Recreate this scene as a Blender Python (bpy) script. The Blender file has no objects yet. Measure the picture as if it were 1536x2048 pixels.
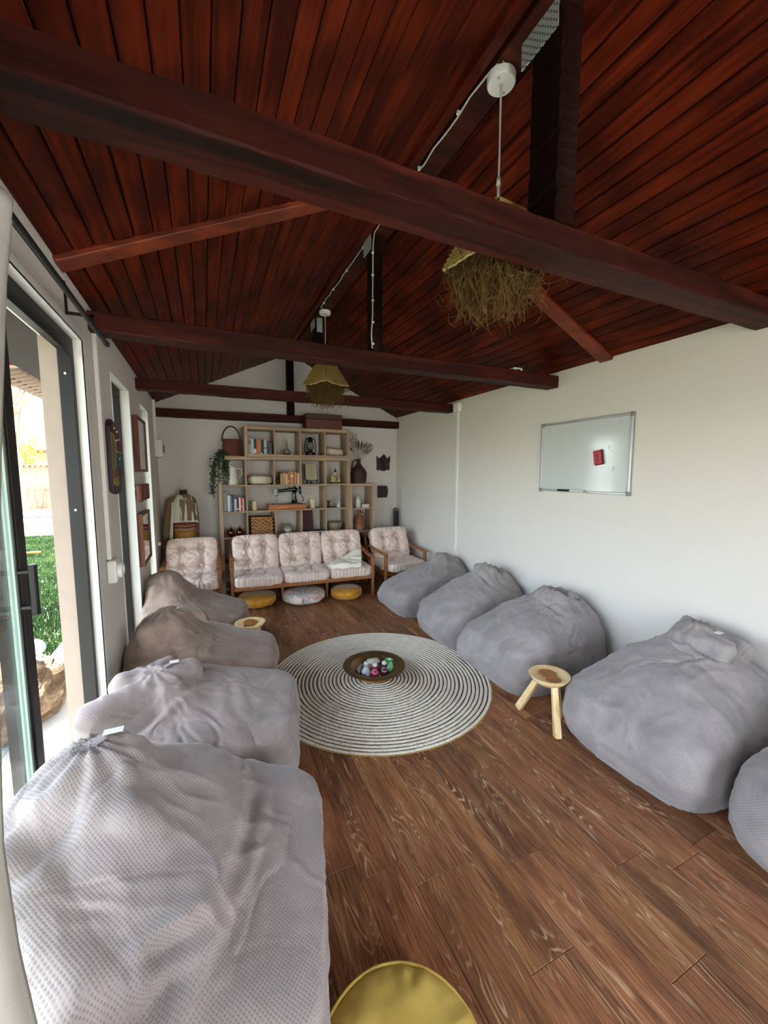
import bpy, math, random
import numpy as np
from mathutils import Vector, Matrix
random.seed(7)
R_ = math.radians
C = bpy.context.scene.collection

# ------------------------------------------------------------------ camera, sky, sun, exposure
cam_d = bpy.data.cameras.new('camera'); cam = bpy.data.objects.new('camera', cam_d); C.objects.link(cam)
cam.location = (0, 0, 1.55)
cam.rotation_euler = (R_(90 - 5.644), 0, R_(-24.503))
cam_d.sensor_fit = 'VERTICAL'; cam_d.sensor_height = 36.0; cam_d.lens = 36.0 * 789.0 / 2048.0
cam_d.clip_start = 0.02; cam_d.clip_end = 400
bpy.context.scene.camera = cam

W = bpy.data.worlds.new('world'); bpy.context.scene.world = W; W.use_nodes = True
wn = W.node_tree.nodes; wl = W.node_tree.links
bg = wn['Background']; sky = wn.new('ShaderNodeTexSky'); sky.sky_type = 'NISHITA'
sky.sun_disc = False; sky.sun_elevation = R_(42); sky.sun_rotation = R_(120); sky.air_density = 1.0; sky.dust_density = 2.5; sky.ozone_density = 1.0
hz = wn.new('ShaderNodeMixRGB'); hz.blend_type = 'MIX'; hz.inputs[0].default_value = 0.55
wl.new(sky.outputs[0], hz.inputs[1]); hz.inputs[2].default_value = (3.3, 3.4, 3.5, 1)   # thin bright overcast
wl.new(hz.outputs[0], bg.inputs[0]); bg.inputs[1].default_value = 1.0
sun_d = bpy.data.lights.new('sun', 'SUN'); sun = bpy.data.objects.new('sun', sun_d); C.objects.link(sun)
sun_d.energy = 22.0; sun_d.angle = R_(4); sun_d.color = (1, .95, .87)
sun.rotation_euler = Vector((-.50, 1, 1.3)).to_track_quat('Z', 'Y').to_euler()
VS = bpy.context.scene.view_settings
VS.view_transform = 'Standard'; VS.look = 'None'; VS.gamma = 1; VS.use_curve_mapping = False
VS.exposure = 1.7
bpy.context.scene.cycles.max_bounces = 10; bpy.context.scene.cycles.diffuse_bounces = 6
bpy.context.scene.cycles.transparent_max_bounces = 16

# ------------------------------------------------------------------ room dimensions (metres)
XL, XR, YB, YF, EAVE, RIDGE = -0.511, 2.818, 5.70, -1.9, 2.411, 3.193
XM = (XL + XR) / 2
SL = (RIDGE - EAVE) / (XM - XL)

# ------------------------------------------------------------------ helpers: nodes
def srgb(r, g, b):
    f = lambda c: (c / 12.92 if c <= .04045 else ((c + .055) / 1.055) ** 2.4)
    return (f(r / 255), f(g / 255), f(b / 255), 1)

class NT:
    def __init__(s, name):
        s.mat = bpy.data.materials.new(name); s.mat.use_nodes = True
        s.t = s.mat.node_tree; s.n = s.t.nodes; s.l = s.t.links
        s.p = s.n['Principled BSDF']
        s._tc = None
    def new(s, k): return s.n.new(k)
    def put(s, v, sock):
        if isinstance(v, bpy.types.NodeSocket): s.l.new(v, sock)
        elif v is not None:
            try: sock.default_value = v
            except Exception: sock.default_value = (v, v, v)
    def tc(s, k='Object'):
        if not s._tc: s._tc = s.new('ShaderNodeTexCoord')
        return s._tc.outputs[k]
    def rnd(s): return s.new('ShaderNodeObjectInfo').outputs['Random']
    def m(s, op, a, b=None, c=None):
        n = s.new('ShaderNodeMath'); n.operation = op
        s.put(a, n.inputs[0]); s.put(b, n.inputs[1]); s.put(c, n.inputs[2]); return n.outputs[0]
    def vm(s, op, a, b=None):
        n = s.new('ShaderNodeVectorMath'); n.operation = op
        s.put(a, n.inputs[0]); s.put(b, n.inputs[1]); return n.outputs[0]
    def sep(s, v):
        n = s.new('ShaderNodeSeparateXYZ'); s.put(v, n.inputs[0]); return n.outputs
    def comb(s, x=0, y=0, z=0):
        n = s.new('ShaderNodeCombineXYZ'); s.put(x, n.inputs[0]); s.put(y, n.inputs[1]); s.put(z, n.inputs[2]); return n.outputs[0]
    def noise(s, v, scale, detail=3, rough=.5, dist=0):
        n = s.new('ShaderNodeTexNoise'); s.put(v, n.inputs['Vector']); n.inputs['Scale'].default_value = scale
        n.inputs['Detail'].default_value = detail; n.inputs['Roughness'].default_value = rough; n.inputs['Distortion'].default_value = dist
        return n.outputs[0]
    def ramp(s, f, stops):
        n = s.new('ShaderNodeValToRGB'); s.put(f, n.inputs[0]); e = n.color_ramp.elements
        while len(e) < len(stops): e.new(.5)
        for el, (p, c) in zip(e, stops):
            el.position = p; el.color = c if hasattr(c, '__len__') else (c, c, c, 1)
        return n.outputs[0]
    def mix(s, f, a, b, mode='MIX'):
        n = s.new('ShaderNodeMixRGB'); n.blend_type = mode
        s.put(f, n.inputs[0]); s.put(a, n.inputs[1]); s.put(b, n.inputs[2]); return n.outputs[0]
    def bump(s, h, st=.3, d=.01):
        n = s.new('ShaderNodeBump'); n.inputs['Strength'].default_value = st; n.inputs['Distance'].default_value = d
        s.put(h, n.inputs['Height']); s.l.new(n.outputs[0], s.p.inputs['Normal'])
    def col(s, c): s.put(c, s.p.inputs['Base Color']); return s
    def set(s, **k):
        for a, v in k.items(): s.put(v, s.p.inputs[a.replace('_', ' ')])
        return s

def plain(name, c, rough=.6, metal=0, bump=0, bscale=60, var=.12, spec=.5, **kw):
    t = NT(name)
    n = t.noise(t.tc(), bscale * .2, 4)
    k = t.m('MULTIPLY_ADD', n, var * 2, 1 - var)
    t.col(t.mix(1, c, t.comb(k, k, k), 'MULTIPLY')).set(Roughness=rough, Metallic=metal, Specular_IOR_Level=spec)
    if bump: t.bump(t.noise(t.tc(), bscale, 4), bump, .004)
    for a, v in kw.items(): t.set(**{a: v})
    return t.mat

def wood(name, dark, mid, light, axis='X', stretch=12, scale=9, rough=.5, bump=.15, rvar=.35, spec=.4):
    t = NT(name); r = t.rnd()
    o = t.comb(t.m('MULTIPLY', r, 37), t.m('MULTIPLY', r, 71), t.m('MULTIPLY', r, 13))
    v = t.vm('ADD', t.tc(), o)
    st = {'X': (1 / stretch, 1, 1), 'Y': (1, 1 / stretch, 1), 'Z': (1, 1, 1 / stretch)}[axis]
    v = t.vm('MULTIPLY', v, st)
    n1 = t.noise(v, scale, 3, .5); ring = t.m('SINE', t.m('MULTIPLY', n1, 38))
    fine = t.noise(v, scale * 9, 3, .7)
    f = t.m('ADD', t.m('MULTIPLY', n1, .62), t.m('ADD', t.m('MULTIPLY', ring, .07), t.m('MULTIPLY', fine, .34)))
    c = t.ramp(f, [(.28, dark), (.5, mid), (.72, light)])
    k = t.m('MULTIPLY_ADD', r, rvar, 1 - rvar / 2)
    t.col(t.mix(1, c, t.comb(k, k, k), 'MULTIPLY')).set(Roughness=rough, Specular_IOR_Level=spec)
    t.bump(fine, bump, .003)
    return t.mat

# ------------------------------------------------------------------ helpers: meshes
class MB:
    def __init__(s): s.v = []; s.f = []
    def add(s, v, f):
        b = len(s.v); s.v += [tuple(map(float, q)) for q in v]; s.f += [tuple(int(i) + b for i in q) for q in f]; return s
    def box(s, x0, x1, y0, y1, z0, z1, M=None):
        v = [(x0, y0, z0), (x1, y0, z0), (x1, y1, z0), (x0, y1, z0), (x0, y0, z1), (x1, y0, z1), (x1, y1, z1), (x0, y1, z1)]
        if M is not None: v = [M @ Vector(q) for q in v]
        return s.add(v, [(0, 3, 2, 1), (4, 5, 6, 7), (0, 1, 5, 4), (1, 2, 6, 5), (2, 3, 7, 6), (3, 0, 4, 7)])
    def bar(s, p0, p1, w, h, up=(0, 0, 1), w2=None, h2=None):
        p0, p1 = Vector(p0), Vector(p1); d = (p1 - p0).normalized(); u = Vector(up)
        a = d.cross(u); a = a.normalized() if a.length > 1e-6 else Vector((1, 0, 0)); b = a.cross(d)
        v = []
        for p, ww, hh in ((p0, w, h), (p1, w2 or w, h2 or h)):
            v += [p + a * sx * ww / 2 + b * sy * hh / 2 for sx, sy in ((-1, -1), (1, -1), (1, 1), (-1, 1))]
        return s.add(v, [(3, 2, 1, 0), (4, 5, 6, 7), (0, 1, 5, 4), (1, 2, 6, 5), (2, 3, 7, 6), (3, 0, 4, 7)])
    def tube(s, pts, r, n=8, cap=True, closed=False):
        pts = [Vector(p) for p in pts]; m = len(pts); rr = r if hasattr(r, '__len__') else [r] * m
        v = []; f = []; ref = None
        for i, p in enumerate(pts):
            if closed: d = (pts[(i + 1) % m] - pts[i - 1]).normalized()
            else: d = (pts[min(i + 1, m - 1)] - pts[max(i - 1, 0)]).normalized()
            if ref is None:
                ref = Vector((0, 0, 1)) if abs(d.z) < .9 else Vector((1, 0, 0))
            a = d.cross(ref); a.normalize(); b = a.cross(d).normalized(); ref = b
            v += [p + (a * math.cos(2 * math.pi * k / n) + b * math.sin(2 * math.pi * k / n)) * rr[i] for k in range(n)]
        for i in range(m if closed else m - 1):
            j = (i + 1) % m
            for k in range(n): f.append((i * n + k, i * n + (k + 1) % n, j * n + (k + 1) % n, j * n + k))
        if cap and not closed: f += [tuple(range(n))[::-1], tuple((m - 1) * n + k for k in range(n))]
        return s.add(v, f)
    def lathe(s, prof, c=(0, 0, 0), n=24, M=None, sx=1, sy=1, closed=False):
        v = []; f = []; m = len(prof)
        for r, z in prof:
            for k in range(n):
                a = 2 * math.pi * k / n
                q = Vector((r * math.cos(a) * sx, r * math.sin(a) * sy, z))
                if M is not None: q = M @ q
                v.append(q + Vector(c))
        for i in range(m if closed else m - 1):
            j = (i + 1) % m
            for k in range(n): f.append((i * n + k, i * n + (k + 1) % n, j * n + (k + 1) % n, j * n + k))
        if not closed:
            if prof[0][0] > 1e-5: f.append(tuple(range(n))[::-1])
            if prof[-1][0] > 1e-5: f.append(tuple((m - 1) * n + k for k in range(n)))
        return s.add(v, f)
    def prism(s, poly, M, t):
        """outline in the xy plane of M, thickness t along its z"""
        n = len(poly); v = [M @ Vector((x, y, 0)) for x, y in poly] + [M @ Vector((x, y, t)) for x, y in poly]
        f = [tuple(range(n))[::-1], tuple(range(n, 2 * n))] + [(i, (i + 1) % n, n + (i + 1) % n, n + i) for i in range(n)]
        return s.add(v, f)
    def ball(s, c, r, n=12, m=8, M=None):
        rx, ry, rz = r if hasattr(r, '__len__') else (r, r, r)
        pr = [(math.sin(math.pi * i / m), -math.cos(math.pi * i / m)) for i in range(m + 1)]
        v = []; f = []
        for a, z in pr:
            for k in range(n):
                q = Vector((a * math.cos(2 * math.pi * k / n) * rx, a * math.sin(2 * math.pi * k / n) * ry, z * rz))
                v.append((M @ q if M is not None else q) + Vector(c))
        for i in range(m):
            for k in range(n): f.append((i * n + k, i * n + (k + 1) % n, (i + 1) * n + (k + 1) % n, (i + 1) * n + k))
        return s.add(v, f)
    def mesh(s, name, mat=None, smooth=False):
        me = bpy.data.meshes.new(name); me.from_pydata(s.v, [], s.f)
        if mat: me.materials.append(mat)
        if smooth: me.shade_smooth() if hasattr(me, 'shade_smooth') else me.polygons.foreach_set('use_smooth', [True] * len(me.polygons))
        return me
    def build(s, name, mat, parent=None, smooth=False, bevel=0, sub=0, auto=None, seg=2):
        o = bpy.data.objects.new(name, s.mesh(name, mat, smooth or auto is not None)); C.objects.link(o)
        if parent: o.parent = parent
        if auto is not None:
            o.data.set_sharp_from_angle(angle=R_(auto))
        if bevel:
            b = o.modifiers.new('bevel', 'BEVEL'); b.width = bevel; b.segments = seg; b.limit_method = 'ANGLE'; b.angle_limit = R_(40)
        if sub:
            q = o.modifiers.new('sub', 'SUBSURF'); q.levels = sub; q.render_levels = sub
        return o

def tag(o, label, cat, group=None, kind=None):
    if label: o['label'] = label
    if cat: o['category'] = cat
    if group: o['group'] = group
    if kind: o['kind'] = kind
    return o
def thing(name, label, cat, loc=(0, 0, 0), rz=0, group=None):
    o = bpy.data.objects.new(name, None); o.empty_display_size = .05; C.objects.link(o)
    o.location = loc; o.rotation_euler = (0, 0, rz)
    return tag(o, label, cat, group)
def struct(o): o['kind'] = 'structure'; return o
def sroot(name):
    o = bpy.data.objects.new(name, None); o.empty_display_size = .05; C.objects.link(o); return struct(o)
def dup(root, loc, rz, label, group=None):
    r = root.copy(); C.objects.link(r); r.location = loc; r.rotation_euler = (0, 0, rz); r['label'] = label
    if group: r['group'] = group
    for ch in list(root.children):
        c = ch.copy(); C.objects.link(c); c.parent = r
        for g in ch.children:
            d = g.copy(); C.objects.link(d); d.parent = c
    return r
def np_obj(name, V, F, mat, parent=None, smooth=True):
    me = bpy.data.meshes.new(name); V = np.asarray(V, np.float32); F = np.asarray(F, np.int32)
    me.vertices.add(len(V)); me.vertices.foreach_set('co', V.ravel())
    k = F.shape[1]; me.loops.add(F.size); me.loops.foreach_set('vertex_index', F.ravel())
    me.polygons.add(len(F)); me.polygons.foreach_set('loop_start', np.arange(0, F.size, k, dtype=np.int32))
    me.update(calc_edges=True); me.validate()
    if smooth: me.polygons.foreach_set('use_smooth', np.ones(len(F), bool))
    me.materials.append(mat)
    o = bpy.data.objects.new(name, me); C.objects.link(o)
    if parent: o.parent = parent
    return o

# ---- numpy noise
def _h(ix, iy, iz, seed):
    h = (ix * 374761393 + iy * 668265263 + iz * 2147483647 + seed * 1442695041) & 0xffffffff
    h = ((h ^ (h >> 13)) * 1274126177) & 0xffffffff
    h = h ^ (h >> 16)
    return (h & 0xffff) / 65535.0
def vnoise(P, seed=0):
    P = np.asarray(P, float); i = np.floor(P).astype(np.int64); f = P - i; u = f * f * (3 - 2 * f)
    r = 0
    for dx in (0, 1):
        for dy in (0, 1):
            for dz in (0, 1):
                w = (u[:, 0] if dx else 1 - u[:, 0]) * (u[:, 1] if dy else 1 - u[:, 1]) * (u[:, 2] if dz else 1 - u[:, 2])
                r = r + w * _h(i[:, 0] + dx, i[:, 1] + dy, i[:, 2] + dz, seed)
    return r * 2 - 1
def fbm(P, seed=0, o=3):
    r = 0; a = 1; P = np.asarray(P, float)
    for k in range(o): r = r + a * vnoise(P * 2 ** k, seed + k); a *= .5
    return r
def cubesphere(n):
    t = np.tan(np.linspace(-np.pi / 4, np.pi / 4, n + 1)); a, b = np.meshgrid(t, t, indexing='ij')
    a = a.ravel(); b = b.ravel(); o = np.ones_like(a); V = []; F = []
    idx = np.arange((n + 1) ** 2).reshape(n + 1, n + 1)
    q = np.stack([idx[:-1, :-1], idx[1:, :-1], idx[1:, 1:], idx[:-1, 1:]], -1).reshape(-1, 4)
    for k, (x, y, z) in enumerate([(a, b, o), (b, a, -o), (o, a, b), (-o, b, a), (b, o, a), (a, -o, b)]):
        V.append(np.stack([x, y, z], -1)); F.append(q + k * (n + 1) ** 2)
    V = np.concatenate(V); F = np.concatenate(F); V /= np.linalg.norm(V, axis=1, keepdims=True)
    _, i, inv = np.unique(np.round(V * 1e5).astype(np.int64), axis=0, return_index=True, return_inverse=True)
    return V[i], inv.ravel()[F]

# ------------------------------------------------------------------ materials
M = {}
def wall_mat(name, c):
    t = NT(name); n = t.noise(t.tc(), 1.3, 3); k = t.m('MULTIPLY_ADD', n, .08, .96)
    t.col(t.mix(1, c, t.comb(k, k, k), 'MULTIPLY')).set(Roughness=.75, Specular_IOR_Level=.25)
    t.bump(t.noise(t.tc(), 160, 3), .12, .002); return t.mat
M['wall'] = wall_mat('painted_wall', srgb(214, 209, 202))
M['trimwhite'] = plain('white_trim', srgb(222, 222, 216), .5, var=.04)
M['floor'] = None
def floor_mat():
    t = NT('plank_floor'); r = t.rnd()
    o = t.comb(t.m('MULTIPLY', r, 53), t.m('MULTIPLY', r, 97), 0)
    v = t.vm('ADD', t.tc(), o)
    a = t.vm('MULTIPLY', v, (15.0, 1.9, 1))
    n1 = t.noise(a, 1.0, 1.2, .45, .25)                        # cathedral contours
    line = t.m('SINE', t.m('MULTIPLY', n1, 110))
    line = t.ramp(line, [(.0, 0), (.5, .06), (1, 1)])
    n2 = t.noise(t.vm('MULTIPLY', v, (13, 2.0, 1)), 1.0, 3, .55)
    mask = t.ramp(n2, [(.47, .03), (.63, .95)])
    fib = t.noise(t.vm('MULTIPLY', v, (150, 6, 1)), 1, 3, .65)
    big = t.noise(t.vm('MULTIPLY', v, (14, 1.6, 1)), 1, 4, .6)
    base = t.ramp(big, [(.25, srgb(88, 56, 40)), (.5, srgb(142, 92, 60)), (.75, srgb(176, 122, 80))])
    k = t.m('MULTIPLY_ADD', t.m('FRACT', t.m('MULTIPLY', r, 7.31)), .62, .70)
    base = t.mix(1, base, t.comb(k, t.m('MULTIPLY', k, t.m('MULTIPLY_ADD', r, .12, .94)), k), 'MULTIPLY')
    base = t.mix(t.ramp(fib, [(.42, 0), (.68, .75)]), base, srgb(58, 37, 28))
    c = t.mix(t.m('MULTIPLY', t.m('MULTIPLY', line, mask), .8), base, srgb(214, 180, 140))
    t.col(c).set(Roughness=t.m('MULTIPLY_ADD', fib, .2, .36), Specular_IOR_Level=.35)
    t.bump(t.m('ADD', t.m('MULTIPLY', fib, .6), t.m('MULTIPLY', line, .25)), .18, .002)
    return t.mat
M['floor'] = floor_mat()
def board_mat():
    t = NT('red_stained_boards'); r = t.rnd()
    o = t.comb(t.m('MULTIPLY', r, 31), t.m('MULTIPLY', r, 57), 0); v = t.vm('ADD', t.tc(), o)
    g = t.noise(t.vm('MULTIPLY', v, (40, 2.0, 40)), 1, 4, .6)
    sp = t.noise(t.vm('MULTIPLY', v, (7, 2.6, 7)), 1, 3, .5, .4)
    w = t.noise(t.tc(), 1.7, 3, .55)                         # stain drifting over neighbouring boards
    f = t.m('ADD', t.m('MULTIPLY', g, .5), t.m('ADD', t.m('MULTIPLY', sp, .4), t.m('MULTIPLY', w, .35)))
    c = t.ramp(f, [(.38, srgb(22, 6, 3)), (.58, srgb(60, 15, 5)), (.8, srgb(112, 38, 13))])
    k = t.m('MULTIPLY_ADD', r, .45, .78)
    t.col(t.mix(1, c, t.comb(k, k, k), 'MULTIPLY')).set(Roughness=.5, Specular_IOR_Level=.1)
    t.bump(g, .25, .003); return t.mat
M['board'] = board_mat()
M['beam'] = wood('dark_beam_wood', srgb(24, 9, 7), srgb(56, 19, 12), srgb(84, 36, 24), 'X', 14, 7, .6, .35, .15, .15)
M['post'] = wood('dark_post_wood', srgb(14, 7, 6), srgb(28, 12, 9), srgb(44, 22, 16), 'Z', 14, 7, .6, .3, .15, .1)
M['batten'] = wood('red_batten_wood', srgb(66, 26, 14), srgb(116, 46, 22), srgb(146, 66, 34), 'X', 8, 6, .45, .2, .1)
M['oak'] = wood('pale_oak_veneer', srgb(138, 112, 88), srgb(172, 146, 119), srgb(192, 168, 140), 'Z', 20, 10, .55, .05, .06)
M['oakx'] = wood('pale_oak_veneer_across', srgb(138, 112, 88), srgb(172, 146, 119), srgb(192, 168, 140), 'X', 20, 10, .55, .05, .06)
M['teak'] = wood('teak_frame', srgb(96, 54, 26), srgb(152, 92, 48), srgb(182, 120, 70), 'X', 10, 9, .42, .1, .12)
M['teakz'] = wood('teak_frame_upright', srgb(96, 58, 34), srgb(150, 98, 62), srgb(178, 124, 84), 'Z', 10, 9, .42, .1, .12)
M['anthracite'] = plain('anthracite_aluminium', srgb(27, 26, 26), .5, .0, var=.05, spec=.25)
M['black'] = plain('black_metal', srgb(26, 26, 28), .4, .3, var=.05)
M['whiteplastic'] = plain('white_plastic', srgb(226, 226, 220), .4, var=.03)
M['chrome'] = plain('brushed_aluminium', srgb(176, 178, 178), .35, .85, var=.05)
M['glass'] = None
def glass_mat(name, tint, gl=.10):
    t = NT(name); t.n.remove(t.p)
    tr = t.new('ShaderNodeBsdfTransparent'); tr.inputs[0].default_value = tint
    g = t.new('ShaderNodeBsdfGlossy'); g.inputs['Roughness'].default_value = .02
    fr = t.new('ShaderNodeFresnel'); fr.inputs[0].default_value = 1.5
    mx = t.new('ShaderNodeMixShader'); t.l.new(t.m('MULTIPLY_ADD', fr.outputs[0], .5, gl * .1), mx.inputs[0])
    t.l.new(tr.outputs[0], mx.inputs[1]); t.l.new(g.outputs[0], mx.inputs[2])
    t.l.new(mx.outputs[0], t.n['Material Output'].inputs[0]); return t.mat
M['glass'] = glass_mat('clear_pane_glass', (.955, .975, .965, 1))
def glassware(name, c, ior=1.4, rough=.03):
    t = NT(name); t.col(c).set(Roughness=rough, Transmission_Weight=.92, IOR=ior); return t.mat
def fabric_mat(name, c, c2, pitch=.0108, depth=.62):
    """waffle-knit upholstery: dotted relief on whichever plane the cloth faces"""
    t = NT(name); P = t.sep(t.tc()); N = t.sep(t.vm('ABSOLUTE', t.tc('Normal')))
    k = 2 * math.pi / pitch
    wv = t.noise(t.tc(), 6, 2)
    sn = [t.m('SINE', t.m('MULTIPLY_ADD', P[i], k, t.m('MULTIPLY', wv, 6))) for i in range(3)]
    w = [t.m('POWER', N[i], 6) for i in range(3)]
    ws = t.m('ADD', w[0], t.m('ADD', w[1], w[2]))
    pat = t.m('ADD', t.m('MULTIPLY', w[2], t.m('MULTIPLY', sn[0], sn[1])),
              t.m('ADD', t.m('MULTIPLY', w[0], t.m('MULTIPLY', sn[1], sn[2])), t.m('MULTIPLY', w[1], t.m('MULTIPLY', sn[0], sn[2]))))
    pat = t.m('DIVIDE', pat, ws)
    pat = t.m('MULTIPLY_ADD', pat, .5, .5)
    nap = t.noise(t.tc(), 5.5, 4, .6, .6)
    base = t.mix(t.ramp(nap, [(.35, 0), (.68, 1)]), c, c2)
    dk = t.mix(1, base, (.42, .41, .43, 1), 'MULTIPLY')
    t.col(t.mix(t.ramp(pat, [(.08, depth), (.5, 0)]), base, dk))
    t.set(Roughness=.95, Specular_IOR_Level=.1, Sheen_Weight=.25, Sheen_Roughness=.5)
    t.bump(t.m('ADD', t.m('MULTIPLY', pat, .6), t.m('MULTIPLY', t.noise(t.tc(), 90, 3), .25)), .35, .004)
    return t.mat
M['bag_near'] = fabric_mat('waffle_fabric_grey', srgb(152, 143, 142), srgb(172, 161, 158))
M['bag_right'] = fabric_mat('waffle_fabric_violet_grey', srgb(144, 137, 136), srgb(166, 157, 155))
M['bag_taupe'] = fabric_mat('waffle_fabric_taupe', srgb(144, 122, 109), srgb(168, 146, 133))
M['bag_mid'] = fabric_mat('waffle_fabric_pink_grey', srgb(150, 139, 134), srgb(172, 160, 155))
def velvet(name, c, c2):
    t = NT(name); n = t.noise(t.tc(), 16, 4, .6, 1.0)
    t.col(t.mix(t.ramp(n, [(.35, 0), (.65, 1)]), c, c2)).set(Roughness=.42, Specular_IOR_Level=.4, Sheen_Weight=.5, Sheen_Roughness=.35)
    t.bump(t.noise(t.tc(), 22, 3, .5, 1.0), .22, .006); return t.mat
M['velvet'] = velvet('beige_velvet', srgb(218, 194, 182), srgb(228, 208, 196))
M['mustard'] = velvet('mustard_velvet', srgb(186, 128, 28), srgb(208, 152, 48))
M['curtain'] = plain('white_curtain_cloth', srgb(214, 214, 206), .85, bump=.2, bscale=120, var=.06, spec=.1)

# ================================================================== THE SETTING
XO = -0.672                                              # outer face of the left wall
# floor of individual planks on a dark screed
fl = sroot('floor')
o = MB().box(XO, XR, YF, YB, -.08, -.006).build('underlay', plain('dark_joint', srgb(30, 20, 15), .9), fl)
PW, PL = .1872, .943
pm = {}
def plank(x0, x1, y0, y1):
    if y1 - y0 < .01: return
    w = x1 - x0 - .0012; l = y1 - y0 - .0012; key = (round(w, 3), round(l, 3))
    if key not in pm:
        b = .0016
        v = [(-w / 2, -l / 2, -.006), (w / 2, -l / 2, -.006), (w / 2, l / 2, -.006), (-w / 2, l / 2, -.006),
             (-w / 2, -l / 2, -b), (w / 2, -l / 2, -b), (w / 2, l / 2, -b), (-w / 2, l / 2, -b),
             (-w / 2 + b, -l / 2 + b, 0), (w / 2 - b, -l / 2 + b, 0), (w / 2 - b, l / 2 - b, 0), (-w / 2 + b, l / 2 - b, 0)]
        f = [(8, 9, 10, 11)] + [(i, (i + 1) % 4, (i + 1) % 4 + 4, i + 4) for i in range(4)] + [(i + 4, (i + 1) % 4 + 4, (i + 1) % 4 + 8, i + 8) for i in range(4)]
        pm[key] = MB().add(v, f).mesh('plank', M['floor'])
    q = bpy.data.objects.new('plank', pm[key]); C.objects.link(q); q.parent = fl
    q.location = ((x0 + x1) / 2, (y0 + y1) / 2, 0)
offs = {0: 1.275, 1: 1.17, 2: .79, 3: 1.09, 4: .597, 5: .906, 6: .807}
for c in range(-7, 13):
    x0 = .4855 + c * PW; x1 = x0 + PW
    if x1 < XL - .02 or x0 > XR: continue
    y = offs.get(c, 1.0 + .943 * random.random())
    while y > YF: y -= PL
    while y < YB:
        plank(max(x0, XL - .19), min(x1, XR), max(y, YF), min(y + PL, YB)); y += PL

# walls
def gable(y0, y1, name, z0=0):
    poly = [(XL - .19, z0), (XR + .15, z0), (XR + .15, EAVE - .15 * SL), (XR, EAVE + .01), (XM, RIDGE + .02), (XL, EAVE + .01), (XL - .19, EAVE - .19 * SL)]
    Mx = Matrix(((1, 0, 0, 0), (0, 0, -1, y1), (0, 1, 0, 0), (0, 0, 0, 1)))
    return struct(MB().prism(poly, Mx, y1 - y0).build(name, M['wall']))
gable(YB, YB + .18, 'wall_back')
struct(MB().box(XR, XR + .15, YF, YB, -.08, EAVE + .03).build('wall_right', M['wall']))
wlm = MB(); ZD = 2.19; DY = 2.41
wins = [(3.05, 3.72), (4.33, 4.87)]
wlm.box(XO, XL, YF, -1.3, -.08, EAVE + .02); wlm.box(XO, XL, -1.3, DY, ZD, EAVE + .02); wlm.box(XO, XL, DY, wins[0][0], -.08, EAVE + .02)
wlm.box(XO, XL, wins[0][1], wins[1][0], -.08, EAVE + .02); wlm.box(XO, XL, wins[1][1], YB, -.08, EAVE + .02)
for a, b in wins: wlm.box(XO, XL, a, b, ZD, EAVE + .02); wlm.box(XO, XL, a, b, -.08, .04)
struct(wlm.build('wall_left', M['wall']))
# front wall behind the camera with an unglazed opening added to let in daylight
wf = MB(); wf.box(XL, .7, YF - .15, YF, 0, EAVE); wf.box(2.1, XR, YF - .15, YF, 0, EAVE); wf.box(.7, 2.1, YF - .15, YF, 2.1, EAVE); wf.box(.7, 2.1, YF - .15, YF, 0, .45)
wf.prism([(XL, EAVE), (XR, EAVE), (XM, RIDGE + .02)], Matrix(((1, 0, 0, 0), (0, 0, -1, YF), (0, 1, 0, 0), (0, 0, 0, 1))), .15)
struct(wf.build('wall_front', M['wall']))

# ceiling of narrow boards on both slopes
ce = sroot('ceiling')
rf = MB()
for s in (-1, 1):
    xe = XL if s < 0 else XR
    Q = [(xe + s * .5, EAVE - .5 * SL + .02), (XM, RIDGE + .02), (XM, RIDGE + .12), (xe + s * .5, EAVE - .5 * SL + .12)]
    Q = Q if s > 0 else Q
    rf.prism(Q, Matrix(((1, 0, 0, 0), (0, 0, -1, YB + .3), (0, 1, 0, 0), (0, 0, 0, 1))), YB - YF + .6)
rf.build('roof_deck', plain('roof_underlay', srgb(22, 12, 9), .9), ce)
NB = 23; SLEN = math.hypot(XM - XL, RIDGE - EAVE); BW = SLEN / NB; YS = 2.11; ang = math.atan(SL)
bms = []
for l in (YS - YF, YB - YS):
    w = BW - .005; c = .005; t = .012
    prof = [(-w / 2, t), (-w / 2, c), (-w / 2 + c, 0), (w / 2 - c, 0), (w / 2, c), (w / 2, t)]
    v = [(x, -l / 2, z) for x, z in prof] + [(x, l / 2, z) for x, z in prof]; n = len(prof)
    f = [(i, i + 1, n + i + 1, n + i) for i in range(n - 1)] + [tuple(range(n))[::-1], tuple(range(n, 2 * n))]
    bms.append(MB().add(v, f).mesh('ceiling_board', M['board']))
for s in (-1, 1):
    for k in range(NB):
        d = (k + .5) * BW
        for bm_, yc in zip(bms, ((YF + YS) / 2, (YS + YB) / 2)):
            q = bpy.data.objects.new('ceiling_board', bm_); C.objects.link(q); q.parent = ce
            xe = XL if s < 0 else XR
            q.location = (xe - s * d * math.cos(ang), yc, EAVE + d * math.sin(ang) + random.uniform(-.0015, .0015))
            q.rotation_euler = (0, s * ang, 0)
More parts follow.
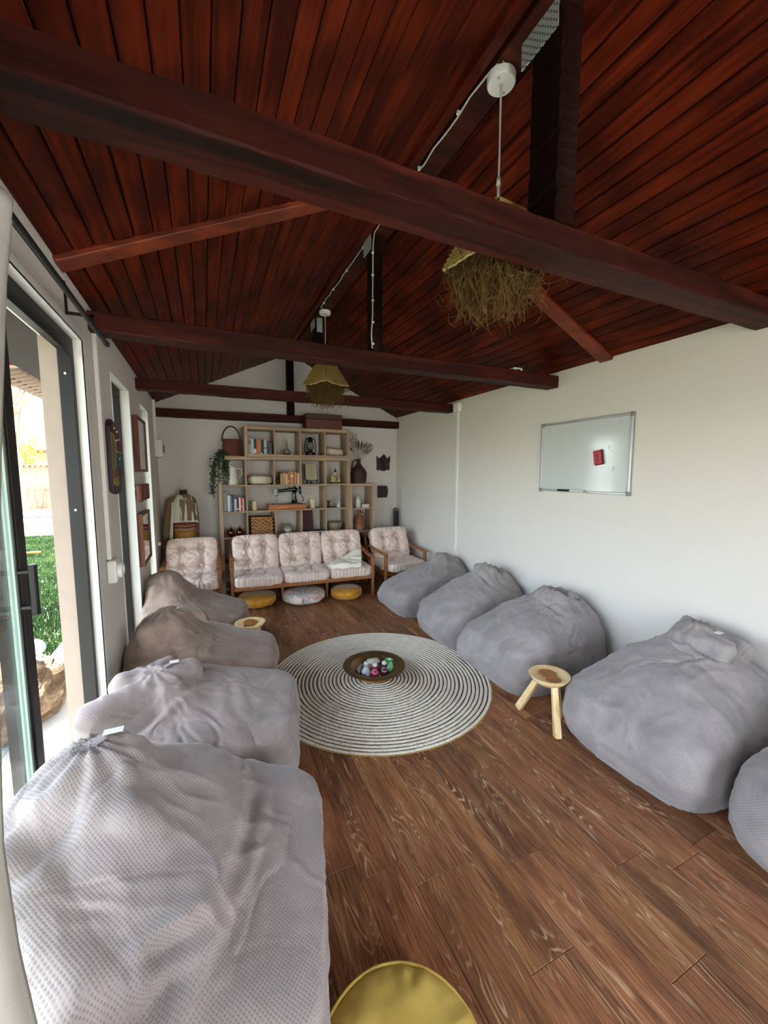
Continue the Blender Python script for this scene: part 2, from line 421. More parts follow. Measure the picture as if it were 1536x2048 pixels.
# sloping cover battens over the board joints, and the ridge piece
for s, xe in ((-1, XL), (1, XR)):
    e0 = Vector((xe, YS, EAVE - .008)); e1 = Vector((XM, YS, RIDGE - .008))
    q = MB().bar(e0, e1, .105, .03).build('trim_1' if s < 0 else 'trim_2', M['batten'], bevel=.005); struct(q)
q = MB().box(XM - .055, XM + .055, YF, YB, RIDGE - .06, RIDGE + .01).build('trim_3', M['beam'], bevel=.004); struct(q)
q = MB().bar((XM - .115, YF, RIDGE - .115 * SL - .012), (XM - .115, YB, RIDGE - .115 * SL - .012), .07, .022, up=(-SL, 0, 1)).build('trim_4', M['board']); struct(q)
q = MB().bar((XM + .115, YF, RIDGE - .115 * SL - .012), (XM + .115, YB, RIDGE - .115 * SL - .012), .07, .022, up=(SL, 0, 1)).build('trim_5', M['board']); struct(q)

# tie beams and king posts
def rough_beam(name, x0, x1, y0, y1, z0, z1, label, mat, seed, axis='X'):
    n = 40; v = []; rs = np.random.RandomState(seed); f = []
    L0, L1 = (x0, x1) if axis == 'X' else (z0, z1)
    for i in range(n + 1):
        t = i / n; j = lambda: rs.normal() * .0014
        b = .006
        if axis == 'X':
            x = x0 + (x1 - x0) * t; sg = .006 * math.sin(t * 7 + seed)
            ring = [(y0 + b, z0), (y1 - b, z0), (y1, z0 + b), (y1, z1 - b), (y1 - b, z1), (y0 + b, z1), (y0, z1 - b), (y0, z0 + b)]
            v += [(x, yy + j(), zz + j() + sg * .5) for yy, zz in ring]
        else:
            z = z0 + (z1 - z0) * t
            ring = [(x0 + b, y0), (x1 - b, y0), (x1, y0 + b), (x1, y1 - b), (x1 - b, y1), (x0 + b, y1), (x0, y1 - b), (x0, y0 + b)]
            v += [(xx + j(), yy + j(), z) for xx, yy in ring]
    for i in range(n):
        for k in range(8):
            q = (i * 8 + k, i * 8 + (k + 1) % 8, (i + 1) * 8 + (k + 1) % 8, (i + 1) * 8 + k)
            f.append(q if axis == 'X' else q)
    f += [tuple(range(8))[::-1], tuple(n * 8 + k for k in range(8))]
    return tag(MB().add(v, f).build(name, mat), label, 'beam' if axis == 'X' else 'post')
rough_beam('tie_beam', XL - .05, XR + .02, 1.079, 1.221, 2.332, 2.424, 'thick dark roof tie beam nearest the camera, crossing above the round rug', M['beam'], 1)
rough_beam('tie_beam', XL - .05, XR + .01, 2.555, 2.69, 2.284, 2.381, 'second roof tie beam from the camera, with the white box on its right end', M['beam'], 2)
rough_beam('tie_beam', XL - .05, XR + .01, 4.117, 4.245, 2.289, 2.380, 'third roof tie beam, ending beside the white junction box on the right wall', M['beam'], 3)
rough_beam('tie_beam', XL, XR - .01, 5.60, 5.715, 2.245, 2.345, 'rear roof tie beam lying against the end wall behind the suitcase', M['beam'], 4)
plate = NT('nail_plate_steel')
g = plate.sep(plate.tc()); k_ = 2 * math.pi / .024
hole = plate.m('MULTIPLY', plate.m('SINE', plate.m('MULTIPLY', plate.m('ADD', g[0], g[1]), k_)), plate.m('SINE', plate.m('MULTIPLY', g[2], k_)))
plate.col(plate.ramp(hole, [(.5, srgb(196, 202, 204)), (.62, srgb(40, 40, 40))])).set(Metallic=.3, Roughness=.45)
for (x0, x1, y0, y1, zt, lab) in ((1.146, 1.238, 1.08, 1.22, 2.424, 'black square king post standing on the nearest tie beam'),
                                 (1.082, 1.156, 2.56, 2.66, 2.381, 'king post on the second tie beam with white cable clipped down its side'),
                                 (1.105, 1.192, 4.12, 4.24, 2.38, 'short king post on the third tie beam behind the smaller straw lamp cord'),
                                 (1.096, 1.193, 5.62, 5.7, 2.345, 'thin king post flat against the white gable of the end wall')):
    p_ = rough_beam('king_post', x0, x1, y0, y1, zt - .004, RIDGE - .055, lab, M['post'], 11 + int(y0), 'Z')
    if y0 < 5: 
        MB().box(x0 - .004, x0 + .001, y0 + .02, y1 + .05, RIDGE - .15, RIDGE - .055).build('nail_plate', plate.mat, p_)
        if y0 > 4: MB().box(x0 + .015, x1 - .015, y0 - .004, y0 + .001, RIDGE - .2, RIDGE - .06).build('nail_plate', plate.mat, p_)

# sliding door, its frame and track in the left wall
d1 = sroot('door_1')
fx0, fx1 = -.603, -.546
MB().box(fx0, fx1, DY - .035, DY, 0, ZD).build('door_jamb', M['anthracite'], d1, bevel=.003)
MB().box(fx0, fx1, -1.3, DY - .035, ZD - .06, ZD).box(fx1 - .012, fx1 + .0, -1.3, DY - .035, ZD - .085, ZD - .06).build('head_frame', M['anthracite'], d1)
MB().box(fx0 - .02, fx1 + .01, -1.3, DY, -.004, .012).box(-.583, -.577, -1.3, DY, .012, .02).build('floor_track', M['anthracite'], d1)
lx0, lx1 = -.592, -.568
MB().box(lx0, lx1, 1.655, 1.738, .02, ZD - .06).box(lx0 - .004, lx1 + .004, 1.664, 1.674, .02, ZD - .06).build('leaf_stile', M['anthracite'], d1, bevel=.002)
MB().box(lx0 + .003, lx1 - .003, 1.640, 1.655, .09, ZD - .13).build('glazing_bead', plain('pale_green_bead', srgb(150, 168, 160), .4, var=.05), d1)
MB().box(lx0, lx1, .1, 1.655, .02, .09).box(lx0, lx1, .1, 1.655, ZD - .13, ZD - .06).build('leaf_rail', M['anthracite'], d1)
MB().box(-.583, -.577, .1, 1.64, .09, ZD - .13).build('glass_pane', M['glass'], d1)
MB().box(-.645, -.618, 1.685, 1.738, .02, ZD - .06).build('fixed_stile', M['anthracite'], d1)
hd = MB().tube([(-.567, 1.655, 1.225), (-.53, 1.655, 1.225)], .009, 10).tube([(-.567, 1.655, 1.105), (-.53, 1.655, 1.105)], .009, 10)
hd.tube([(-.53, 1.655, 1.078), (-.53, 1.655, 1.248)], .0125, 12).build('door_handle', M['black'], d1, auto=40)
for z in (2.02, 1.37): MB().ball((-.575, DY - .037, z), .006, 8, 6).build('screw_cap', M['whiteplastic'], d1, True)
struct(MB().box(XO - .006, fx0, DY - .004, DY + .002, 0, ZD + .02).box(XO - .008, XO, DY, DY + .12, -.04, 2.5).build('trim_6', plain('beige_outer_reveal', srgb(140, 126, 114), .8, bump=.2)))
# narrow floor-length windows
for i, (a, b) in enumerate(wins):
    w_ = sroot('window_%d' % (i + 1))
    MB().box(-.612, -.563, a, a + .03, .04, ZD).box(-.612, -.570, b - .032, b, .04, ZD).box(-.612, -.563, a + .03, b - .032, ZD - .06, ZD).box(-.612, -.563, a + .03, b - .032, .04, .10).build('window_frame', M['anthracite'], w_, bevel=.003)
    MB().box(-.606, -.601, a + .03, b - .032, .10, ZD - .06).build('window_pane', M['glass'], w_)
    MB().box(-.562, XL + .004, b - .003, b + .0, .04, ZD).box(-.562, XL + .004, a, a + .003, .04, ZD).box(-.562, XL + .004, a, b, ZD - .003, ZD).box(-.562, XL + .004, a, b, .04, .043).build('window_reveal', M['trimwhite'], w_)
struct(MB().box(fx1, XL + .004, DY - .003, DY, 0, ZD).box(XL, XL + .004, DY - .003, DY + .04, 0, ZD + .03).box(fx1, XL + .004, -1.3, DY, ZD - .003, ZD).box(XL, XL + .004, -1.3, DY, ZD - .003, ZD + .035).build('trim_7', M['trimwhite']))

# cable trunking and boxes (fixed to the walls)
t_ = thing('wall_socket', 'white plastic socket box at the foot of the trunking beside the sliding door', 'socket', (XL, 2.64, 1.0))
MB().box(.001, .05, -.06, .06, -.065, .065).build('housing', M['whiteplastic'], t_, bevel=.012)
MB().lathe([(.045, 0), (.045, .02), (.03, .024), (.03, .012), (.0, .012)], (.05, 0, 0), 20, Matrix.Rotation(math.pi / 2, 4, 'Y')).build('socket_face', M['whiteplastic'], t_, auto=40)
MB().box(.001, .022, -.022, .022, .065, 1.32).build('trunking', M['whiteplastic'], t_, bevel=.003)
t_ = thing('fuse_box', 'white fuse box high in the left rear corner with dark inspection window', 'fuse box', (XL, 5.36, 1.74))
MB().box(.001, .085, 0, .3, 0, .2).build('housing', M['whiteplastic'], t_, bevel=.006)
MB().box(.085, .09, .03, .27, .06, .14).build('inspection_window', plain('smoked_cover', srgb(30, 34, 40), .25), t_)
MB().box(.001, .03, .02, .055, .2, .66).build('trunking', M['whiteplastic'], t_)
t_ = thing('junction_box', 'white junction box under the ceiling at the right wall with trunking running down', 'junction box', (XR, 4.02, 2.31))
MB().box(-.05, -.001, -.055, .055, -.03, .075).build('housing', M['whiteplastic'], t_, bevel=.008)
MB().lathe([(.022, 0), (.022, .008), (0, .008)], (0, -.055, .03), 14, Matrix.Rotation(math.pi / 2, 4, 'X')).build('knockout', M['whiteplastic'], t_)
MB().box(-.02, -.001, -.016, .016, -1.72, -.03).build('trunking', M['whiteplastic'], t_, bevel=.003)
t_ = thing('wall_socket', 'small white socket low on the right wall between the two rear bean bags', 'socket', (XR, 4.02, .55))
MB().box(-.03, -.001, -.045, .045, -.04, .04).build('housing', M['whiteplastic'], t_, bevel=.008)
MB().box(-.034, -.03, -.03, .03, -.025, .025).build('socket_face', M['whiteplastic'], t_, bevel=.002)
t_ = thing('access_point', 'small white plastic box standing on the second tie beam near the right wall', 'box', (2.40, 2.62, 2.381))
MB().box(-.045, .045, -.03, .03, 0, .035).build('housing', M['whiteplastic'], t_, bevel=.006)
MB().box(-.02, .02, -.032, -.03, .012, .02).build('indicator', M['black'], t_)

# ================================================================== BEAN BAGS
def sell(P, c, h, p):
    q = np.abs((P - np.array(c)) / np.array(h)) ** p
    return (q.sum(1) ** (1 / p) - 1) * min(h)
def scap(P, a, b, ra, rb=None):
    a = np.array(a, float); b = np.array(b, float); rb = ra if rb is None else rb
    d = b - a; t = np.clip(((P - a) @ d) / (d @ d), 0, 1)
    return np.linalg.norm(P - (a + t[:, None] * d), axis=1) - (ra + (rb - ra) * t)
def smin(a, b, k):
    h = np.clip(.5 + .5 * (b - a) / k, 0, 1); return b + (a - b) * h - k * h * (1 - h)
def seg_dist(P, a, b):
    a = np.array(a, float); b = np.array(b, float); d = b - a; t = np.clip(((P - a) @ d) / (d @ d), 0, 1)
    return np.linalg.norm(P - (a + t[:, None] * d), axis=1), t
CS = {}
def bag(side, yc, Wd, L, hb, hp, pu, pv, label, mat, seed, n=60, extras=(), creases=(), strap=None, cw=.15, fm=.5, bm_=.42, group='bean bags', x0=.02, rot=0, pleat=.010, shelf=None, shz=.30):
    e0 = (.985 if shz < .2 else .965) if shelf else .95
    hm = hb + .4 * (hp - hb)
    zk = [-.05, 0, .05, hb * .5, hb * .92, hm, hp - .09, hp - .03, hp, hp + .03, hp + .4]
    fk = [L * .84, L * .91, L * .97, L, L * e0, L * .95 + (pu + .17 - L * .95) * fm, pu + .17, pu + .13, pu + .07, pu + .02, pu + .01]
    kk = [.06, .03, .0, -.01, .0, .0, max(pu - .17, .0), max(pu - .12, .0), pu - .06, pu - .02, pu - .01]
    bk_ = [.84, .90, .97, 1, .97, None, None, None, None, None, None]
    if shelf: fk[5] = shelf - .06; zk[4] = hb * .96; bk_[4] = .985
    w2 = Wd / 2; bk_ = [q * w2 for q in bk_[:5]] + [w2 * .97 + (cw - w2 * .97) * bm_, cw, cw * .78, cw * .45, .02, .01]
    pk_ = [3.2, 3.8, 5, 5.6, 5.2, 3.2, 2.6, 2.4, 2.2, 2, 2]
    if shelf:
        zs_ = hb + shz * (hp - hb); zk.insert(5, zs_); fk.insert(5, shelf); kk.insert(5, 0.); bk_.insert(5, bk_[4] * .96 + bk_[5] * .04); pk_.insert(5, 3.8)
    zd = np.linspace(-.05, hp + .1, 400); kw = 21 if shelf else 41; ker = np.exp(-np.linspace(-2, 2, kw) ** 2); ker /= ker.sum()
    sm = lambda y: np.convolve(np.pad(np.interp(zd, zk, y), kw // 2, mode='edge'), ker, 'valid')
    Tf, Tk, Tb, Tp = sm(fk), sm(kk), sm(bk_), sm(pk_)
    Tv = pv * np.clip((zd - hb * .6) / (hp - hb * .6), 0, 1) ** 1.2
    def field(P):
        z = P[:, 2]; g = lambda T: np.interp(z, zd, T)
        fr, bk, b, p, vc = g(Tf), g(Tk), g(Tb), g(Tp), g(Tv)
        a = (fr - bk) / 2; uc = (fr + bk) / 2
        q = (np.abs((P[:, 0] - uc) / a) ** p + np.abs((P[:, 1] - vc) / b) ** p) ** (1 / p) - 1
        f = np.maximum(q * np.minimum(a, b), (z - hp - .015) * .7)
        f = np.maximum(f, -z)
        for e in extras:
            if e[0] == '+': f = smin(f, scap(P, e[1], e[2], *e[3]), e[4])
            elif e[0] == '-': f = -smin(-f, scap(P, e[1], e[2], *e[3]), e[4])
            elif e[0] == 'e+': f = smin(f, sell(P, e[1], e[2], 2.2), e[3])
            elif e[0] == 'e-': f = -smin(-f, sell(P, e[1], e[2], 2.2), e[3])
        return f
    if n not in CS: CS[n] = cubesphere(n)
    D, F = CS[n]
    c = np.array([L * .40, pv * .3, hb * .6])
    lo = np.full(len(D), .02); hi = np.full(len(D), 1.3)
    for _ in range(20):
        m = (lo + hi) / 2; ins = field(c + D * m[:, None]) < 0
        lo = np.where(ins, m, lo); hi = np.where(ins, hi, m)
    P = c + D * lo[:, None]
    # loose-cover wrinkles: drifting folds, gathers radiating from the top, named creases
    r = np.zeros(len(P))
    wv = np.stack([fbm(P * 3 + 9, seed + 5), fbm(P * 3 + 31, seed + 6), fbm(P * 3 + 77, seed + 7)], 1)
    top = np.clip(P[:, 2] / .12, 0, 1)
    r += .014 * fbm(P * 4.2, seed, 2) * top
    rid = 1 - np.abs(fbm(np.stack([P[:, 0] * 3.2 - P[:, 2] * 2, P[:, 1] * 9, P[:, 2] * 3], 1) + wv * 1.1, seed + 2, 2))
    r += .013 * np.clip(rid - .55, 0, 1) * top
    rid2 = 1 - np.abs(fbm(np.stack([P[:, 0] * 10 + P[:, 1] * 5, P[:, 1] * 3.2, P[:, 2] * 7], 1) + wv * .9, seed + 3, 2))
    r += .010 * np.clip(rid2 - .5, 0, 1) * top
    for q_, (fa, fb_, sd) in enumerate(((3.0, 7.0, 40), (6.0, 3.0, 60))):
        nn = np.abs(fbm(np.stack([P[:, 0] * fa + P[:, 1] * 1.5, P[:, 1] * fb_ - P[:, 0] * 1.2, P[:, 2] * 4], 1) + wv * .6, seed + sd, 1))
        r -= .0075 * np.exp(-(nn / .05) ** 2) * top * np.clip(.5 + .9 * fbm(P * 2.3, seed + 9 + q_, 1), 0, 1)
    pk = np.array([pu, pv, hp - .05]); d = P - pk; rr = np.linalg.norm(d, axis=1)
    th = np.arctan2(d[:, 1], d[:, 0])
    r += pleat * np.exp(-rr / .26) * np.cos(th * 11 + wv[:, 0] * 4 + seed) * (1 - np.exp(-rr / .05))
    for a, b, dep, wid in creases:
        ds, t = seg_dist(P + wv * .008, a, b); fade = np.sin(np.pi * np.clip(t * .9 + .05, 0, 1)) ** .5
        r -= dep * np.exp(-(ds / wid) ** 2) * fade
        r += dep * .45 * np.exp(-((ds - 2.0 * wid) / (wid * .9)) ** 2) * fade
    # seam piping along the lower front edge
    P = P + D * r[:, None]
    zz = P[:, 2]; P[:, 2] = np.where(zz < .012, .0 + np.clip(zz, -.5, .012) * 0, zz)
    P[:, 0] = np.maximum(P[:, 0], .0)
    ca, sa = math.cos(rot), math.sin(rot)
    def place(Q):
        Q = np.asarray(Q, float); u = Q[:, 0] - L / 2; v = Q[:, 1]
        u, v = u * ca - v * sa, u * sa + v * ca
        u = u + L / 2 + x0
        X = (XL + u) if side == 'L' else (XR - u)
        return np.stack([X, yc + v, Q[:, 2]], 1)
    Wp = place(P); base = np.array([(XL + L / 2 + x0) if side == 'L' else (XR - L / 2 - x0), yc, 0])
    if side == 'L': lim = XL + .008; Wp[:, 0] = np.where((Wp[:, 1] > DY - .02), np.maximum(Wp[:, 0], lim), Wp[:, 0])
    else: Wp[:, 0] = np.minimum(Wp[:, 0], XR - .008)
    t = thing('bean_bag', label, 'bean bag', tuple(base), 0, group)
    FF = F if side == 'L' else F[:, ::-1]
    np_obj('cover', Wp - base, FF, mat, t)
    if strap:
        pts = place(strap['pts']) - base; wd = strap.get('w', .03)
        pts = [Vector(p) for p in pts]; mb = MB(); v = []; f = []
        sidev = Vector(strap.get('side', (0, 1, 0))).normalized()
        for p in pts: v += [p - sidev * wd / 2 - Vector((0, 0, .003)), p + sidev * wd / 2 - Vector((0, 0, .003)), p + sidev * wd / 2 + Vector((0, 0, .003)), p - sidev * wd / 2 + Vector((0, 0, .003))]
        for i in range(len(pts) - 1):
            for k in range(4): f.append((i * 4 + k, i * 4 + (k + 1) % 4, i * 4 + 4 + (k + 1) % 4, i * 4 + 4 + k))
        f += [(3, 2, 1, 0), tuple(len(v) - 4 + k for k in range(4))]
        st_ = mb.add(v, f).build('carry_strap', mat, t, sub=1)
        if 'tag' in strap:
            p = Vector((place([strap['tag']]) - base)[0]); dx, dy = strap.get('tagdir', (.022, .014))
            MB().add([p + Vector(q) for q in ((-dx, -dy, 0), (dx, -dy, 0), (dx, dy, strap.get('tz', .0)), (-dx, dy, strap.get('tz', .0)),
                     (-dx, -dy, .003), (dx, -dy, .003), (dx, dy, .003 + strap.get('tz', .0)), (-dx, dy, .003 + strap.get('tz', .0)))],
                     [(3, 2, 1, 0), (4, 5, 6, 7), (0, 1, 5, 4), (1, 2, 6, 5), (2, 3, 7, 6), (3, 0, 4, 7)]).build('fabric_label', M['whiteplastic'], st_)['label'] = 'small white fabric label'
    return t
bag('L', 1.16, .86, .84, .375, .735, .16, .13, 'grey waffle bean bag nearest the camera, beside the white curtain', M['bag_near'], 3, n=130, rot=R_(-13), x0=-.02, cw=.18, bm_=.28, shelf=.60, shz=.17,
    extras=[('+', (.14, .22, .66), (.40, .10, .52), (.06, .075), .03), ('+', (.10, -.14, .58), (.30, -.26, .48), (.10, .09), .06), ('+', (.30, -.02, .62), (.48, -.10, .44), (.05, .05), .04)],
    creases=[((.585, .20, .42), (.545, -.09, .44), .034, .028), ((.545, -.06, .44), (.47, -.33, .47), .04, .026), ((.43, .30, .46), (.53, .05, .44), .026, .015), ((.52, .30, .42), (.58, .08, .42), .022, .015), ((.36, .28, .54), (.47, .07, .50), .02, .016),
             ((.41, -.33, .55), (.52, -.20, .48), .03, .02), ((.22, .05, .70), (.10, -.24, .62), .022, .03), ((.68, .3, .37), (.62, .05, .39), .014, .03), ((.10, .04, .70), (.02, -.1, .6), .025, .025)],
    strap=dict(pts=[(.03, .02, .63), (.08, .07, .725), (.14, .115, .758), (.20, .165, .762)], side=(-.45, .9, 0), tag=(.205, .172, .765), w=.052, tagdir=(.026, .012)))
bag('L', 2.15, .74, .93, .335, .54, .20, .03, 'pinkish grey bean bag second from the camera on the left, its top folded over', M['bag_mid'], 11, pleat=.006, n=90, rot=R_(-12), shelf=.52,
    extras=[('+', (.06, -.22, .46), (.34, .14, .46), (.085, .07), .02), ('+', (.08, .0, .5), (.22, .2, .47), (.06, .05), .03)],
    creases=[((.20, -.30, .42), (.44, .12, .40), .035, .028), ((.52, .22, .36), (.62, -.2, .34), .018, .03)],
    strap=dict(pts=[(.22, .03, .53), (.25, .06, .555), (.28, .10, .55), (.30, .13, .53)], side=(.7, -.7, 0), tag=(.285, .10, .555)))
bag('L', 2.91, .68, .94, .305, .60, .20, .08, 'taupe bean bag on the left between the stool and the folded-over one', M['bag_taupe'], 23, n=70, rot=R_(-9), shelf=.50,
    extras=[('+', (.14, -.12, .52), (.30, .10, .52), (.075, .065), .025)],
    creases=[((.40, .25, .38), (.46, -.25, .36), .035, .028), ((.30, .2, .48), (.44, .05, .40), .02, .02)],
    strap=dict(pts=[(.28, .0, .54), (.28, .05, .58), (.27, .09, .60), (.25, .12, .605)], side=(1, 0, 0), tag=(.26, .10, .61)))
bag('L', 3.84, .70, .82, .30, .67, .12, .04, 'brownish taupe bean bag farthest back on the left, before the left armchair', M['bag_taupe'], 31, n=70, rot=R_(-8), shelf=.45,
    extras=[('+', (.10, -.1, .55), (.22, .08, .54), (.07, .06), .025)],
    creases=[((.36, .22, .37), (.40, -.22, .36), .03, .028), ((.20, -.02, .6), (.26, .0, .46), .03, .025)])
bag('R', .395, .82, .96, .36, .64, .22, .0, 'grey bean bag cut off by the right edge of the picture', M['bag_right'], 41, n=80, creases=[((.84, .30, .34), (.92, .2, .14), .03, .03), ((.5, .3, .46), (.6, -.2, .42), .014, .03)])
bag('R', 1.235, .79, .97, .34, .66, .22, .02, 'grey waffle bean bag on the right beside the front wooden stool', M['bag_right'], 53, n=100, cw=.14, fm=.47,
    extras=[('+', (.30, -.14, .60), (.24, .10, .61), (.05, .045), .02), ('+', (.16, -.16, .58), (.12, .12, .62), (.05, .05), .03)],
    creases=[((.62, -.24, .36), (.84, -.06, .18), .035, .03), ((.80, .28, .3), (.90, .2, .12), .03, .028), ((.36, -.18, .58), (.34, .12, .58), .022, .02), ((.21, -.15, .66), (.19, .12, .68), .03, .02), ((.5, .25, .45), (.6, -.2, .42), .014, .03), ((.40, .2, .52), (.46, -.2, .5), .012, .03)],
    strap=dict(pts=[(.26, .06, .655), (.24, .02, .675), (.23, -.04, .675), (.24, -.09, .655)], side=(1, 0, .0), tag=(.235, -.085, .668)))
bag('R', 2.25, .74, .98, .34, .61, .20, .02, 'large grey bean bag behind the front wooden stool, third from the back wall', M['bag_right'], 61, n=80, cw=.20, fm=.48,
    extras=[('e-', (.17, -.02, .63), (.10, .17, .10), .02), ('+', (.12, -.06, .56), (.2, -.1, .585), (.03, .035), .015), ('e+', (.92, .27, .16), (.07, .05, .10), .04)],
    creases=[((.62, -.1, .36), (.74, .2, .3), .016, .03), ((.84, .24, .26), (.90, .16, .1), .03, .025), ((.36, .16, .5), (.40, -.2, .5), .016, .02)],
    strap=dict(pts=[(.14, -.02, .555), (.16, -.06, .60), (.17, -.1, .605), (.15, -.14, .57)], side=(1, 0, .0), tag=(.17, -.09, .612)))
bag('R', 3.02, .70, .98, .32, .63, .22, .08, 'grey bean bag on the right, second from the back wall', M['bag_right'], 71, n=70, cw=.15,
    extras=[('e-', (.16, .03, .65), (.09, .13, .09), .02), ('+', (.30, .16, .58), (.26, -.02, .60), (.045, .04), .02)],
    creases=[((.34, .1, .56), (.40, -.15, .5), .022, .02), ((.6, .15, .4), (.7, -.15, .36), .014, .03)])
bag('R', 3.87, .66, 1.0, .30, .58, .22, .06, 'grey bean bag on the right closest to the right armchair', M['bag_right'], 83, n=70, cw=.14,
    extras=[('e+', (.93, .22, .14), (.07, .05, .09), .04), ('e-', (.15, -.05, .58), (.09, .12, .07), .02), ('+', (.26, .14, .55), (.24, .0, .55), (.04, .03), .02)],
    creases=[((.84, .18, .24), (.92, .12, .1), .03, .025)])

# ================================================================== RUG, TRAY, STOOLS, FLOOR CUSHIONS
def rug_mat(name, c, c2, c3):
    t = NT(name); g = t.sep(t.tc())
    an = t.m('ARCTAN2', g[1], g[0]); rr = t.m('SQRT', t.m('ADD', t.m('MULTIPLY', g[0], g[0]), t.m('MULTIPLY', g[1], g[1])))
    st = t.m('SINE', t.m('ADD', t.m('MULTIPLY', t.m('MULTIPLY', an, rr), 520), t.m('MULTIPLY', rr, 900)))
    n = t.noise(t.tc(), 9, 4, .6); n2 = t.noise(t.tc(), 60, 3, .7)
    k = t.mix(t.ramp(n, [(.5, 0), (.72, .55)]), c, c2); k = t.mix(t.ramp(n2, [(.55, 0), (.75, .7)]), k, c3)
    t.col(t.mix(t.m('MULTIPLY_ADD', st, .07, .07), k, (.05, .04, .03, 1))).set(Roughness=.95, Specular_IOR_Level=.1)
    t.bump(t.m('ADD', st, t.m('MULTIPLY', n2, 2)), .5, .003); return t.mat
M['jute_cream'] = rug_mat('cream_jute_braid', srgb(244, 236, 220), srgb(236, 222, 196), srgb(214, 196, 168))
M['jute_dark'] = rug_mat('dark_jute_braid', srgb(92, 74, 60), srgb(120, 88, 66), srgb(70, 62, 58))
M['jute_edge'] = rug_mat('straw_jute_braid', srgb(176, 150, 92), srgb(190, 166, 106), srgb(150, 124, 74))
rug = thing('round_rug', 'large round braided jute rug with concentric cream and brown rings', 'rug', (1.147, 2.623, 0))
RR, NR = .842, 29; pit = RR / NR
for k in range(NR):
    rs = np.random.RandomState(k)
    for (r0, w, h, mt, nm, z) in ((k * pit + pit * .36, pit * .74, .0085, 'jute_cream', 'cream_braid', 0), (k * pit + pit * .86, pit * .30, .005, 'jute_dark' if k < NR - 1 else 'jute_edge', 'dark_braid', 0)):
        n = max(24, int(40 + 70 * r0)); m = 5
        pr = [(-w / 2, .001), (-w * .4, h * .75), (0, h), (w * .4, h * .75), (w / 2, .001)]
        v = []
        for i in range(n):
            a = 2 * math.pi * i / n; j = .0012 * math.sin(3 * a + k) + .0008 * rs.normal()
            v += [((r0 + x + j) * math.cos(a), (r0 + x + j) * math.sin(a), z + zz) for x, zz in pr]
        f = [(i * m + q, ((i + 1) % n) * m + q, ((i + 1) % n) * m + q + 1, i * m + q + 1) for i in range(n) for q in range(m - 1)]
        f = [q[::-1] for q in f]
        o = MB().add(v, f).build(nm, M[mt], rug, True)
M['bronze'] = plain('aged_bronze', srgb(120, 94, 62), .35, .75, var=.25, bscale=30)
M['copperdark'] = plain('copper_base', srgb(150, 96, 56), .35, .8, var=.2)
tr = thing('bronze_dish', 'wide rimmed bronze dish on the centre of the rug, filled with crystals', 'dish', (1.13, 2.66, .011))
MB().lathe([(r_ * 1.1, z_ * .9) for r_, z_ in [(0, .028), (.10, .028), (.14, .04), (.16, .078), (.205, .082), (.214, .086), (.216, .09), (.205, .092), (.165, .088), (.158, .084), (.135, .045), (.10, .033), (0, .033)]], n=48).build('bowl', M['bronze'], tr, auto=50)
MB().lathe([(.128, 0), (.135, .004), (.125, .02), (.11, .035), (.0, .03)], n=40).build('base_ring', M['copperdark'], tr, auto=50)
def crystal(name, label, x, y, z, s, mat, seed, rz=0, ln=1.6):
    rs = np.random.RandomState(seed); n = 6; v = []; 
    for i, (t, r) in enumerate(((-1, .25), (-.8, .75), (-.2, 1), (.5, .92), (.85, .6), (1, .12))):
        v += [(t * s * ln, math.cos(6.283 * k / n) * s * r * rs.uniform(.75, 1.1), math.sin(6.283 * k / n) * s * r * rs.uniform(.7, 1.05)) for k in range(n)]
    f = [(i * n + k, i * n + (k + 1) % n, (i + 1) * n + (k + 1) % n, (i + 1) * n + k) for i in range(5) for k in range(n)] + [tuple(range(n))[::-1], tuple(5 * n + k for k in range(n))]
    f = [q[::-1] for q in f]
    zm = min(q[2] for q in v)
    o = MB().add([(a, b, c - zm) for a, b, c in v], f).build(name, mat); o.location = (x, y, z); o.rotation_euler = (0, 0, rz)
    return tag(o, label, 'stone', 'stones in the bronze dish')
zb = .045
stm = lambda nm, c: plain(nm, c, .3, var=.3, bscale=50)
crystal('stone', 'long grey green stone leaning along the left of the bronze dish', 1.03, 2.70, zb, .024, stm('stone_greygreen', srgb(120, 122, 104)), 1, 1.0, 2.6)
crystal('stone', 'pale white crystal cluster at the back of the bronze dish', 1.16, 2.745, zb, .033, stm('stone_white', srgb(200, 198, 186)), 2, -.3, 1.7)
crystal('stone', 'pinkish quartz lump in the middle of the bronze dish', 1.09, 2.68, zb, .028, stm('stone_pink', srgb(178, 150, 142)), 3, .3, 1.3)
crystal('stone', 'brown agate stone in the middle of the bronze dish', 1.16, 2.66, zb, .024, stm('stone_brown', srgb(110, 62, 38)), 4, .2, 1.5)
crystal('stone', 'blue grey stone at the front left of the bronze dish', 1.06, 2.60, zb, .022, stm('stone_blue', srgb(150, 158, 168)), 5, .8, 1.5)
crystal('stone', 'tiny pale green stone at the front edge of the dish', 1.125, 2.555, zb, .012, stm('stone_mint', srgb(150, 190, 160)), 6, .2, 1.2)
crystal('stone', 'tiny cream stone between the two glass bottles in the dish', 1.155, 2.60, zb, .01, stm('stone_cream', srgb(214, 180, 130)), 7, .2, 1.3)
def flask(label, x, y, col, s):
    t = thing('glass_bottle', label, 'bottle', (x, y, zb), 0, 'glass bottles in the bronze dish')
    MB().lathe([(0, 0), (.022 * s, 0), (.03 * s, .012 * s), (.031 * s, .026 * s), (.022 * s, .042 * s), (.013 * s, .048 * s), (.012 * s, .056 * s), (.019 * s, .06 * s), (.019 * s, .064 * s), (.0, .064 * s)], n=18).build('bottle_body', plain('glass_content', col, .12, spec=.9, var=.15), t, auto=60)
    MB().ball((0, 0, .078 * s), (.017 * s, .017 * s, .014 * s), 14, 8).build('stopper', M['clear'], t, True)
